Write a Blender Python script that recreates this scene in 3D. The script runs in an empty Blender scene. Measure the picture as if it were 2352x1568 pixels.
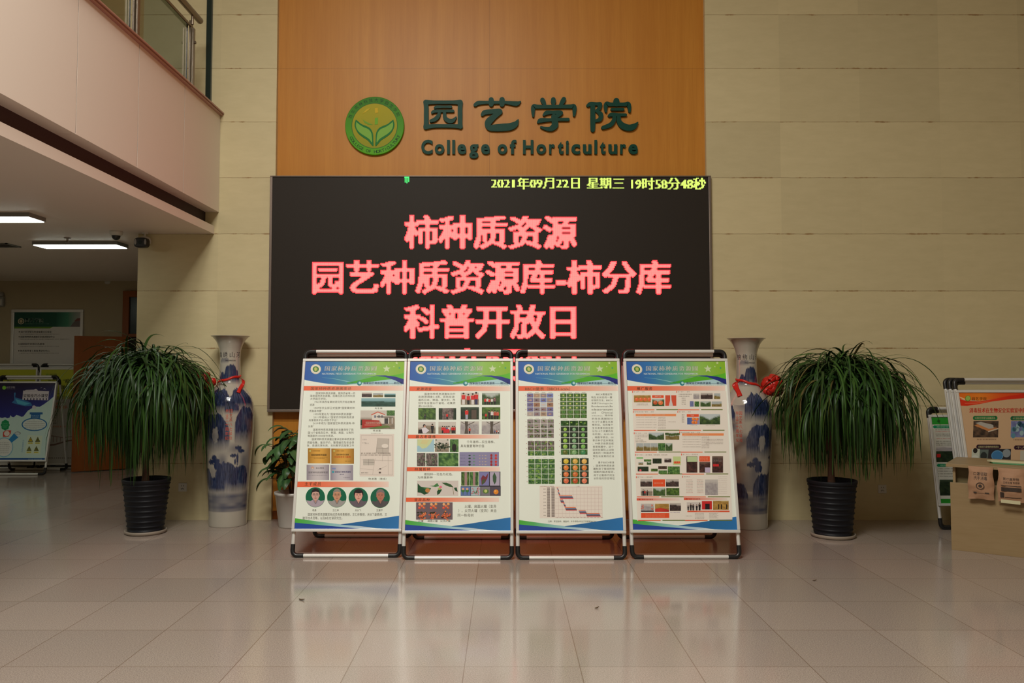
import bpy, bmesh, math, random
import numpy as np
from mathutils import Vector, Matrix

scene = bpy.context.scene
COL = scene.collection
PI = math.pi

# ------------------------------------------------------------------ camera, light, exposure
F = 1898.0                      # focal length in pixels of the 2352 px wide frame (18 mm on APS-C)
CX, HOR = 1160.0, 845.0         # vanishing point column, horizon row
PITCH = math.radians(2.6)
CAM_H = 1.55
SHY = HOR - 784.0 - F * math.tan(PITCH)

cam_data = bpy.data.cameras.new('camera')
cam_data.sensor_width = 22.3
cam_data.lens = F / 2352.0 * 22.3
cam_data.shift_x = (1176.0 - CX) / 2352.0
cam_data.shift_y = SHY / 2352.0
cam_data.clip_start = 0.05
cam = bpy.data.objects.new('camera', cam_data)
cam.location = (0, 0, CAM_H)
cam.rotation_euler = (PI / 2 + PITCH, 0, 0)
COL.objects.link(cam)
scene.camera = cam

scene.view_settings.view_transform = 'Standard'
scene.view_settings.look = 'None'
scene.view_settings.gamma = 1.0
scene.view_settings.use_curve_mapping = False
scene.view_settings.exposure = 0.0

world = bpy.data.worlds.new('world')
scene.world = world
world.use_nodes = True
world.node_tree.nodes['Background'].inputs[0].default_value = (0.9, 0.8, 0.62, 1)
world.node_tree.nodes['Background'].inputs[1].default_value = 0.10


def area_light(name, loc, sx, sy, power, color, target=None):
    d = bpy.data.lights.new(name, 'AREA')
    d.shape = 'RECTANGLE'
    d.size, d.size_y = sx, sy
    d.energy = power
    d.color = color
    o = bpy.data.objects.new(name, d)
    o.location = loc
    if target is not None:
        o.rotation_euler = (Vector(target) - Vector(loc)).to_track_quat('-Z', 'Y').to_euler()
    COL.objects.link(o)
    return o


WARM = (1.0, 0.975, 0.89)
CEIL_Z = 7.4
for lx, ly, pw in ((-2.0, 0.4, 205), (-0.6, 0.4, 190), (-2.0, 2.2, 170), (-0.6, 2.2, 160)):
    area_light('ceiling_lamp', (lx, ly, CEIL_Z - 0.06), 1.2, 0.3, pw, WARM)
for lx, ly, pw in ((-7.2, 7.4, 14), (-7.2, 9.1, 17), (-4.72, 5.6, 4)):      # unseen lamps added to brighten the hall, continuing its lamp grid
    area_light('hall_lamp', (lx, ly, 2.85), 0.9, 0.27, pw, (0.95, 1.0, 0.86))


# ------------------------------------------------------------------ picture <-> place
def ray(px, py):
    a = (px - CX) / F
    b = -(py - 784.0 - SHY) / F
    s, c = math.sin(PITCH), math.cos(PITCH)
    return Vector((a, c - b * s, s + b * c))


def on_y(px, py, Y):
    d = ray(px, py)
    t = Y / d.y
    return Vector((d.x * t, Y, CAM_H + d.z * t))


def on_z(px, py, Z=0.0):
    d = ray(px, py)
    t = (Z - CAM_H) / d.z
    return Vector((d.x * t, d.y * t, Z))


WALL = on_z(1176, 1194).y          # the stone wall with the screen
HALL = on_z(100, 1070).y           # far wall of the side hall


def wx(px, Y=None):
    return on_y(px, 784, WALL if Y is None else Y).x


def wz(py, Y=None):
    return on_y(1176, py, WALL if Y is None else Y).z


# ------------------------------------------------------------------ materials
def srgb(c):
    out = []
    for v in c[:3]:
        v = v / 255.0
        out.append(v / 12.92 if v <= 0.04045 else ((v + 0.055) / 1.055) ** 2.4)
    return tuple(out)


def new_mat(name):
    m = bpy.data.materials.new(name)
    m.use_nodes = True
    nt = m.node_tree
    return m, nt, nt.nodes['Principled BSDF']


def plain(name, col, rough=0.5, metal=0.0, emit=None, estr=0.0, coat=0.0, bump=0.0, bscale=60.0, spec=0.5):
    m, nt, b = new_mat(name)
    b.inputs['Base Color'].default_value = (*col, 1)
    b.inputs['Roughness'].default_value = rough
    b.inputs['Metallic'].default_value = metal
    b.inputs['Coat Weight'].default_value = coat
    b.inputs['Specular IOR Level'].default_value = spec
    if emit:
        b.inputs['Emission Color'].default_value = (*emit, 1)
        b.inputs['Emission Strength'].default_value = estr
    tc = nt.nodes.new('ShaderNodeTexCoord')
    n = nt.nodes.new('ShaderNodeTexNoise')
    n.inputs['Scale'].default_value = bscale
    n.inputs['Detail'].default_value = 4
    nt.links.new(tc.outputs['Object'], n.inputs['Vector'])
    mr = nt.nodes.new('ShaderNodeMapRange')
    mr.inputs['To Min'].default_value = max(0.0, rough - 0.06)
    mr.inputs['To Max'].default_value = min(1.0, rough + 0.06)
    nt.links.new(n.outputs['Fac'], mr.inputs['Value'])
    nt.links.new(mr.outputs['Result'], b.inputs['Roughness'])
    if bump:
        bp = nt.nodes.new('ShaderNodeBump')
        bp.inputs['Strength'].default_value = bump
        bp.inputs['Distance'].default_value = 0.004
        nt.links.new(n.outputs['Fac'], bp.inputs['Height'])
        nt.links.new(bp.outputs['Normal'], b.inputs['Normal'])
    return m


def attr_mat(name, rough=0.4, coat=0.0, spec=0.5):
    m, nt, b = new_mat(name)
    a = nt.nodes.new('ShaderNodeVertexColor')
    a.layer_name = 'Col'
    nt.links.new(a.outputs['Color'], b.inputs['Base Color'])
    b.inputs['Roughness'].default_value = rough
    b.inputs['Coat Weight'].default_value = coat
    b.inputs['Specular IOR Level'].default_value = spec
    return m


def mathn(nt, op, a, b=None, c=None):
    n = nt.nodes.new('ShaderNodeMath')
    n.operation = op
    for i, v in enumerate((a, b, c)):
        if v is None:
            continue
        if isinstance(v, (int, float)):
            n.inputs[i].default_value = v
        else:
            nt.links.new(v, n.inputs[i])
    return n.outputs[0]


def mixc(nt, fac, a, b, mode='MIX'):
    n = nt.nodes.new('ShaderNodeMix')
    n.data_type = 'RGBA'
    n.blend_type = mode
    if isinstance(fac, (int, float)):
        n.inputs[0].default_value = fac
    else:
        nt.links.new(fac, n.inputs[0])
    for i, v in ((6, a), (7, b)):
        if isinstance(v, tuple):
            n.inputs[i].default_value = (*v, 1) if len(v) == 3 else v
        else:
            nt.links.new(v, n.inputs[i])
    return n.outputs[2]


def noise(nt, vec, scale, detail=4, rough=0.55):
    n = nt.nodes.new('ShaderNodeTexNoise')
    n.inputs['Scale'].default_value = scale
    n.inputs['Detail'].default_value = detail
    n.inputs['Roughness'].default_value = rough
    nt.links.new(vec, n.inputs['Vector'])
    return n.outputs['Fac']


def vscale(nt, vec, s):
    n = nt.nodes.new('ShaderNodeVectorMath')
    n.operation = 'MULTIPLY'
    nt.links.new(vec, n.inputs[0])
    n.inputs[1].default_value = s
    return n.outputs[0]


def maprange(nt, v, a, b, c, d):
    n = nt.nodes.new('ShaderNodeMapRange')
    n.inputs[1].default_value, n.inputs[2].default_value = a, b
    n.inputs[3].default_value, n.inputs[4].default_value = c, d
    nt.links.new(v, n.inputs[0])
    return n.outputs[0]


SEAMS_PX = [1194, 1064, 932, 799.5, 668, 537, 408, 280, 157, 34]
SEAM_Z = [wz(p) for p in SEAMS_PX]
SEAM_Z += [SEAM_Z[-1] + 0.56 * i for i in range(1, 5)]


def stone_material():
    m, nt, b = new_mat('stone_cladding')
    g = nt.nodes.new('ShaderNodeNewGeometry')
    pos = g.outputs['Position']
    sep = nt.nodes.new('ShaderNodeSeparateXYZ')
    nt.links.new(pos, sep.inputs[0])
    x, z = sep.outputs['X'], sep.outputs['Z']
    wob = mathn(nt, 'MULTIPLY', mathn(nt, 'SUBTRACT', noise(nt, pos, 9.0, 2), 0.5), 0.006)
    zz = mathn(nt, 'ADD', z, wob)
    dist, row = None, None
    for s in SEAM_Z[1:]:
        d = mathn(nt, 'ABSOLUTE', mathn(nt, 'SUBTRACT', zz, s))
        dist = d if dist is None else mathn(nt, 'MINIMUM', dist, d)
        r = mathn(nt, 'GREATER_THAN', z, s)
        row = r if row is None else mathn(nt, 'ADD', row, r)
    # per-slab tone
    xi = mathn(nt, 'FLOOR', mathn(nt, 'DIVIDE', mathn(nt, 'ADD', x, 30.53), 0.835))
    wn = nt.nodes.new('ShaderNodeTexWhiteNoise')
    cv = nt.nodes.new('ShaderNodeCombineXYZ')
    nt.links.new(xi, cv.inputs[0])
    nt.links.new(row, cv.inputs[1])
    nt.links.new(cv.outputs[0], wn.inputs['Vector'])
    tone = maprange(nt, wn.outputs['Value'], 0, 1, 0.93, 1.05)
    grain = noise(nt, vscale(nt, pos, (1, 1, 3.5)), 5.0, 6, 0.6)
    base = mixc(nt, maprange(nt, grain, 0.3, 0.7, 0, 1), (0.58, 0.495, 0.29), (0.625, 0.535, 0.32))
    tn = nt.nodes.new('ShaderNodeCombineColor')
    for i in range(3):
        nt.links.new(tone, tn.inputs[i])
    base = mixc(nt, 1.0, base, tn.outputs[0], 'MULTIPLY')
    # thin seam plus irregular brown stain creeping along it
    seam = maprange(nt, dist, 0.0012, 0.0032, 1, 0)
    st = noise(nt, vscale(nt, pos, (2.2, 1, 1.0)), 3.0, 5, 0.65)
    stw = maprange(nt, st, 0.50, 0.78, 0.002, 0.012)
    stain = mathn(nt, 'MULTIPLY', mathn(nt, 'LESS_THAN', dist, stw), maprange(nt, st, 0.5, 0.62, 0, 0.7))
    base = mixc(nt, mathn(nt, 'MULTIPLY', seam, 0.62), base, (0.17, 0.09, 0.03))
    base = mixc(nt, stain, base, (0.26, 0.125, 0.035))
    nt.links.new(base, b.inputs['Base Color'])
    b.inputs['Roughness'].default_value = 0.42
    b.inputs['Specular IOR Level'].default_value = 0.35
    bp = nt.nodes.new('ShaderNodeBump')
    bp.inputs['Strength'].default_value = 0.4
    bp.inputs['Distance'].default_value = 0.003
    nt.links.new(maprange(nt, dist, 0.0, 0.004, 0, 1), bp.inputs['Height'])
    nt.links.new(bp.outputs['Normal'], b.inputs['Normal'])
    return m


def floor_material():
    m, nt, b = new_mat('polished_granite')
    g = nt.nodes.new('ShaderNodeNewGeometry')
    pos = g.outputs['Position']
    sep = nt.nodes.new('ShaderNodeSeparateXYZ')
    nt.links.new(pos, sep.inputs[0])
    T = 0.6

    def cell(v, off):
        q = mathn(nt, 'DIVIDE', mathn(nt, 'ADD', v, off), T)
        fr = mathn(nt, 'FRACT', q)
        d = mathn(nt, 'MULTIPLY', mathn(nt, 'MINIMUM', fr, mathn(nt, 'SUBTRACT', 1.0, fr)), T)
        return mathn(nt, 'FLOOR', q), d
    xi, dx = cell(sep.outputs['X'], 30.0 + 0.211)
    yi, dy = cell(sep.outputs['Y'], 30.0 - 4.37)
    d = mathn(nt, 'MINIMUM', dx, dy)
    cv = nt.nodes.new('ShaderNodeCombineXYZ')
    nt.links.new(xi, cv.inputs[0])
    nt.links.new(yi, cv.inputs[1])
    wn = nt.nodes.new('ShaderNodeTexWhiteNoise')
    nt.links.new(cv.outputs[0], wn.inputs['Vector'])
    tone = maprange(nt, wn.outputs['Value'], 0, 1, 0.93, 1.05)
    sp = noise(nt, pos, 150.0, 3, 0.7)
    sp2 = noise(nt, pos, 420.0, 2, 0.7)
    base = mixc(nt, maprange(nt, sp, 0.34, 0.66, 0, 1), (0.25, 0.203, 0.172), (0.465, 0.395, 0.343))
    base = mixc(nt, maprange(nt, sp2, 0.60, 0.72, 0, 0.65), base, (0.12, 0.10, 0.095))
    big = noise(nt, pos, 1.2, 3)
    base = mixc(nt, maprange(nt, big, 0.35, 0.65, 0.0, 0.22), base, (0.36, 0.27, 0.22))
    tn = nt.nodes.new('ShaderNodeCombineColor')
    for i in range(3):
        nt.links.new(tone, tn.inputs[i])
    base = mixc(nt, 1.0, base, tn.outputs[0], 'MULTIPLY')
    joint = maprange(nt, d, 0.0016, 0.0034, 1, 0)
    base = mixc(nt, mathn(nt, 'MULTIPLY', joint, 0.62), base, (0.13, 0.065, 0.03))
    nt.links.new(base, b.inputs['Base Color'])
    nt.links.new(maprange(nt, big, 0.3, 0.7, 0.10, 0.17), b.inputs['Roughness'])
    b.inputs['Specular IOR Level'].default_value = 0.55
    return m


def wood_material(name, c1, c2, c3, scale=(14, 14, 0.55), rough=0.42, seam_x=None, seam_z=None):
    m, nt, b = new_mat(name)
    g = nt.nodes.new('ShaderNodeNewGeometry')
    tc = nt.nodes.new('ShaderNodeTexCoord')
    pos = tc.outputs['Object']
    v = vscale(nt, pos, scale)
    n1 = noise(nt, v, 1.0, 6, 0.6)
    n2 = noise(nt, vscale(nt, pos, tuple(s * 6 for s in scale)), 1.0, 3, 0.6)
    n3 = noise(nt, vscale(nt, pos, tuple(s * 0.22 for s in scale)), 1.0, 2)
    c = mixc(nt, maprange(nt, n1, 0.3, 0.7, 0, 1), c1, c2)
    c = mixc(nt, maprange(nt, n2, 0.45, 0.75, 0, 0.35), c, c3)
    c = mixc(nt, maprange(nt, n3, 0.35, 0.65, 0, 0.35), c, c3)
    sep = nt.nodes.new('ShaderNodeSeparateXYZ')
    nt.links.new(g.outputs['Position'], sep.inputs[0])
    for ax, lst in (('X', seam_x or []), ('Z', seam_z or [])):
        for s in lst:
            d = mathn(nt, 'ABSOLUTE', mathn(nt, 'SUBTRACT', sep.outputs[ax], s))
            c = mixc(nt, maprange(nt, d, 0.001, 0.003, 0.45, 0), c, tuple(k * 0.25 for k in c3))
    nt.links.new(c, b.inputs['Base Color'])
    b.inputs['Roughness'].default_value = rough
    b.inputs['Specular IOR Level'].default_value = 0.3
    return m


M = {}
M['stone'] = stone_material()
M['floor'] = floor_material()
M['wood'] = wood_material('orange_veneer', (0.50, 0.20, 0.024), (0.58, 0.25, 0.036), (0.43, 0.152, 0.016),
                          seam_x=[wx(1124)], seam_z=[wz(153)])
M['door'] = wood_material('red_brown_door', (0.25, 0.066, 0.010), (0.30, 0.087, 0.014), (0.20, 0.05, 0.007), (9, 9, 0.6))
M['desk'] = wood_material('pale_oak_laminate', (0.315, 0.222, 0.112), (0.36, 0.26, 0.14), (0.26, 0.172, 0.08), (0.8, 10, 10), 0.45)
M['fascia'] = plain('beige_panel', (0.80, 0.70, 0.61), 0.45)
M['paint'] = plain('white_ceiling_paint', (0.66, 0.62, 0.54), 0.8)
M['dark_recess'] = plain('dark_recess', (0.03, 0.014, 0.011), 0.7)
M['granite_cap'] = plain('red_granite', (0.40, 0.20, 0.155), 0.25, bscale=150)
M['alu'] = plain('aluminium', (0.74, 0.73, 0.70), 0.35, 0.25)
M['steel'] = plain('stainless_steel', (0.22, 0.175, 0.135), 0.36, 0.85)
M['blackp'] = plain('black_plastic', (0.012, 0.012, 0.013), 0.38)
M['rubber'] = plain('black_rubber', (0.015, 0.015, 0.017), 0.6)
M['whitep'] = plain('white_plastic', (0.62, 0.60, 0.54), 0.4)
M['greyp'] = plain('grey_plastic', (0.30, 0.29, 0.27), 0.5)
M['led_edge'] = plain('lit_red_edge_dots', (0.02, 0.01, 0.01), 0.5, emit=(1.0, 0.028, 0.034), estr=4.0)
M['led_face'] = plain('unlit_screen_face', (0.022, 0.0165, 0.012), 0.55, spec=0.25)
M['led_frame'] = plain('screen_frame', (0.30, 0.25, 0.22), 0.35, 0.8)
M['red_led'] = plain('lit_red_dots', (0.02, 0.01, 0.01), 0.5, emit=(1.0, 0.076, 0.068), estr=5.0)
M['yellow_led'] = plain('lit_yellow_dots', (0.02, 0.02, 0.01), 0.5, emit=(0.72, 1.0, 0.16), estr=1.35)
M['green_led'] = plain('lit_green_dots', (0.01, 0.02, 0.01), 0.5, emit=(0.05, 1.0, 0.18), estr=1.2)
M['letter'] = plain('dark_green_acrylic', (0.004, 0.052, 0.034), 0.45, spec=0.15)
M['lamp'] = plain('lit_diffuser', (0.8, 0.8, 0.75), 0.5, emit=(0.93, 1.0, 0.90), estr=10.0)
M['lampbody'] = plain('lamp_housing', (0.20, 0.20, 0.18), 0.5)
M['poster'] = attr_mat('printed_poster', 0.36, 0.15, 0.4)
M['sign'] = attr_mat('painted_sign', 0.5, 0.0, 0.2)
M['porcelain'] = attr_mat('painted_porcelain', 0.10, 0.6)
M['leaf'] = attr_mat('glossy_leaf', 0.42, 0.0, 0.32)
M['pot'] = plain('black_ribbed_plastic', (0.009, 0.010, 0.014), 0.5, spec=0.25)
M['saucer'] = plain('dusty_saucer', (0.30, 0.25, 0.20), 0.5)
M['soil'] = plain('potting_soil', (0.03, 0.02, 0.013), 0.95, bump=1.0)
M['trunk'] = plain('brown_trunk', (0.10, 0.05, 0.03), 0.85, bump=1.0)
M['whitepot'] = plain('white_planter', (0.52, 0.50, 0.46), 0.3)
M['ribbon'] = plain('red_satin', (0.58, 0.018, 0.010), 0.38)
M['kraft'] = plain('brown_kraft_paper', (0.42, 0.235, 0.135), 0.75, bump=0.8, bscale=22)
M['ink'] = plain('dark_print', (0.045, 0.030, 0.022), 0.6)
M['cream'] = plain('cream_paper', (0.62, 0.58, 0.36), 0.6)
M['greencard'] = plain('green_card', (0.10, 0.32, 0.14), 0.5)
M['deskgap'] = plain('olive_back_panel', (0.22, 0.17, 0.075), 0.6)
M['grey_wall'] = plain('hall_plaster', (0.40, 0.33, 0.21), 0.7)
M['tape'] = plain('brown_dry_leaf', (0.10, 0.06, 0.03), 0.8)

m, nt, b = new_mat('tinted_glass')
b.inputs['Base Color'].default_value = (0.30, 0.34, 0.28, 1)
b.inputs['Transmission Weight'].default_value = 1.0
b.inputs['Roughness'].default_value = 0.02
b.inputs['IOR'].default_value = 1.45
M['glass'] = m
M['glass_edge'] = plain('dark_glass_edge', (0.010, 0.022, 0.020), 0.2)


# ------------------------------------------------------------------ mesh building
class MB:
    def __init__(self):
        self.v, self.f, self.c, self.m, self.s = [], [], [], [], []

    def add(self, vs, fs, col=None, mat=0, smooth=False):
        n = len(self.v)
        self.v += [tuple(p) for p in vs]
        if col is None:
            self.c += [(1, 1, 1)] * len(vs)
        elif isinstance(col[0], (int, float)):
            self.c += [tuple(col)] * len(vs)
        else:
            self.c += [tuple(k) for k in col]
        for f in fs:
            self.f.append(tuple(i + n for i in f))
            self.m.append(mat)
            self.s.append(smooth)
        return self

    def box(self, x0, x1, y0, y1, z0, z1, col=None, mat=0):
        v = [(x0, y0, z0), (x1, y0, z0), (x1, y1, z0), (x0, y1, z0), (x0, y0, z1), (x1, y0, z1), (x1, y1, z1), (x0, y1, z1)]
        f = [(0, 3, 2, 1), (4, 5, 6, 7), (0, 1, 5, 4), (1, 2, 6, 5), (2, 3, 7, 6), (3, 0, 4, 7)]
        return self.add(v, f, col, mat)

    def tube(self, path, r, seg=12, cap=True, col=None, mat=0, smooth=True):
        P = [Vector(p) for p in path]
        n = len(P)
        rs = r if isinstance(r, (list, tuple)) else [r] * n
        vs, fs = [], []
        up = None
        for i, p in enumerate(P):
            t = (P[min(i + 1, n - 1)] - P[max(i - 1, 0)]).normalized()
            if up is None:
                a = Vector((0, 0, 1)) if abs(t.z) < 0.9 else Vector((1, 0, 0))
                up = (a - t * a.dot(t)).normalized()
            else:
                up = (up - t * up.dot(t)).normalized()
            w = t.cross(up)
            for k in range(seg):
                a = 2 * PI * k / seg
                vs.append(p + (up * math.cos(a) + w * math.sin(a)) * rs[i])
        for i in range(n - 1):
            for k in range(seg):
                fs.append((i * seg + k, i * seg + (k + 1) % seg, (i + 1) * seg + (k + 1) % seg, (i + 1) * seg + k))
        self.add(vs, fs, col, mat, smooth)
        if cap:
            self.add(vs[:seg], [tuple(reversed(range(seg)))], col, mat)
            self.add(vs[-seg:], [tuple(range(seg))], col, mat)
        return self

    def lathe(self, prof, seg=48, center=(0, 0), col=None, mat=0, smooth=True, closed=False):
        vs, fs = [], []
        n = len(prof)
        for (r, z) in prof:
            for k in range(seg):
                a = 2 * PI * k / seg
                vs.append((center[0] + r * math.cos(a), center[1] + r * math.sin(a), z))
        for i in range(n - 1):
            for k in range(seg):
                fs.append((i * seg + k, i * seg + (k + 1) % seg, (i + 1) * seg + (k + 1) % seg, (i + 1) * seg + k))
        return self.add(vs, fs, col, mat, smooth)

    def prism(self, pts, fn, d0, d1, col=None, mat=0):
        """polygon pts in 2D extruded between depth d0 (front) and d1; fn(u, v, d) -> xyz"""
        n = len(pts)
        vs = [fn(u, v, d0) for u, v in pts] + [fn(u, v, d1) for u, v in pts]
        fs = [tuple(range(n)), tuple(reversed(range(n, 2 * n)))] + [(i, i + n, (i + 1) % n + n, (i + 1) % n) for i in range(n)]
        return self.add(vs, fs, col, mat)

    def build(self, name, mats, parent=None, bevel=0.0, loc=None, recalc=True, weld=False):
        me = bpy.data.meshes.new(name)
        me.from_pydata(self.v, [], self.f)
        if not isinstance(mats, (list, tuple)):
            mats = [mats]
        for mm in mats:
            me.materials.append(mm)
        me.polygons.foreach_set('material_index', self.m)
        me.polygons.foreach_set('use_smooth', self.s)
        if any(c != (1, 1, 1) for c in self.c):
            at = me.color_attributes.new('Col', 'FLOAT_COLOR', 'POINT')
            arr = np.ones((len(self.v), 4), dtype=np.float32)
            arr[:, :3] = np.array(self.c, dtype=np.float32)
            at.data.foreach_set('color', arr.ravel())
        if recalc or weld:
            bm = bmesh.new()
            bm.from_mesh(me)
            if weld:
                bmesh.ops.remove_doubles(bm, verts=bm.verts, dist=1e-5)
            if recalc:
                bmesh.ops.recalc_face_normals(bm, faces=bm.faces)
            bm.to_mesh(me)
            bm.free()
        me.update()
        o = bpy.data.objects.new(name, me)
        COL.objects.link(o)
        if parent:
            o.parent = parent
        if loc is not None:
            o.location = loc
        if bevel:
            md = o.modifiers.new('bevel', 'BEVEL')
            md.width = bevel
            md.segments = 2
            md.limit_method = 'ANGLE'
            md.angle_limit = math.radians(40)
        return o


def thing(name, label, cat, loc=(0, 0, 0), rotz=0.0, group=None):
    o = bpy.data.objects.new(name, None)
    o.empty_display_size = 0.1
    COL.objects.link(o)
    o.location = loc
    o.rotation_euler = (0, 0, rotz)
    o['label'] = label
    o['category'] = cat
    if group:
        o['group'] = group
    return o


def tag(o, label, cat, group=None):
    o['label'] = label
    o['category'] = cat
    if group:
        o['group'] = group
    return o


def struct(o):
    o['kind'] = 'structure'
    return o


_tx = {}


def glyphs(s, offset=0.0, space=1.0):
    """triangulated outline of a line of writing: verts (n,2), faces"""
    if any(ord(ch) > 255 for ch in s):
        offset = 0.0            # dense characters keep all their strokes
    key = (s, offset, space)
    if key in _tx:
        return _tx[key]
    c = bpy.data.curves.new('writing', 'FONT')
    c.body = s
    c.size = 1.0
    c.resolution_u = 2
    c.offset = offset
    c.space_character = space
    o = bpy.data.objects.new('writing', c)
    COL.objects.link(o)
    bpy.context.view_layer.update()
    dg = bpy.context.evaluated_depsgraph_get()
    me = bpy.data.meshes.new_from_object(o.evaluated_get(dg))
    V = np.array([(v.co.x, v.co.y) for v in me.vertices]) if len(me.vertices) else np.zeros((0, 2))
    Fc = [tuple(p.vertices) for p in me.polygons]
    bpy.data.objects.remove(o)
    bpy.data.curves.remove(c)
    bpy.data.meshes.remove(me)
    _tx[key] = (V, Fc)
    return _tx[key]


def fitted(s, offset=0.0, space=1.0):
    V, Fc = glyphs(s, offset, space)
    if len(V) == 0:
        return V, Fc
    mn, mx = V.min(0), V.max(0)
    return (V - mn) / np.maximum(mx - mn, 1e-6), Fc


def smooth_path(P, n=6):
    """Catmull-Rom through (x, y, w) triples"""
    P = [np.array(p, float) for p in P]
    if len(P) < 3:
        return [P[0] + (P[-1] - P[0]) * i / n for i in range(n + 1)]
    Q = [P[0] * 2 - P[1]] + P + [P[-1] * 2 - P[-2]]
    out = []
    for i in range(1, len(Q) - 2):
        a, b_, c, d = Q[i - 1], Q[i], Q[i + 1], Q[i + 2]
        for k in range(n):
            t = k / n
            out.append(0.5 * ((2 * b_) + (-a + c) * t + (2 * a - 5 * b_ + 4 * c - d) * t * t + (-a + 3 * b_ - 3 * c + d) * t ** 3))
    out.append(P[-1])
    return out


def stroke_outline(P, n=6):
    """outline polygon of a brush stroke with round ends"""
    S = smooth_path(P, n)
    L, R = [], []
    m_ = len(S)
    for i, p in enumerate(S):
        t = S[min(i + 1, m_ - 1)][:2] - S[max(i - 1, 0)][:2]
        t = t / (np.linalg.norm(t) + 1e-9)
        nr = np.array([-t[1], t[0]])
        w = max(p[2], 1.0)
        L.append(p[:2] + nr * w)
        R.append(p[:2] - nr * w)
    def cap(c, w, frm, sgn):
        a0 = math.atan2(frm[1] - c[1], frm[0] - c[0])
        return [c + w * np.array([math.cos(a0 + sgn * PI * k / 6), math.sin(a0 + sgn * PI * k / 6)]) for k in range(1, 6)]
    return L, R, cap(S[-1][:2], max(S[-1][2], 1), L[-1], -1), cap(S[0][:2], max(S[0][2], 1), R[0], -1)


# ------------------------------------------------------------------ printed surfaces
rng = random.Random(7)
_nz = np.random.RandomState(5).rand(64, 64)


def vnoise(x, y):
    xi, yi = int(math.floor(x)), int(math.floor(y))
    fx, fy = x - xi, y - yi
    fx, fy = fx * fx * (3 - 2 * fx), fy * fy * (3 - 2 * fy)
    g = lambda a, b_: _nz[a % 64, b_ % 64]
    return (g(xi, yi) * (1 - fx) + g(xi + 1, yi) * fx) * (1 - fy) + (g(xi, yi + 1) * (1 - fx) + g(xi + 1, yi + 1) * fx) * fy


def lerp(a, b_, t):
    return tuple(a[i] + (b_[i] - a[i]) * t for i in range(3))


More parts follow.
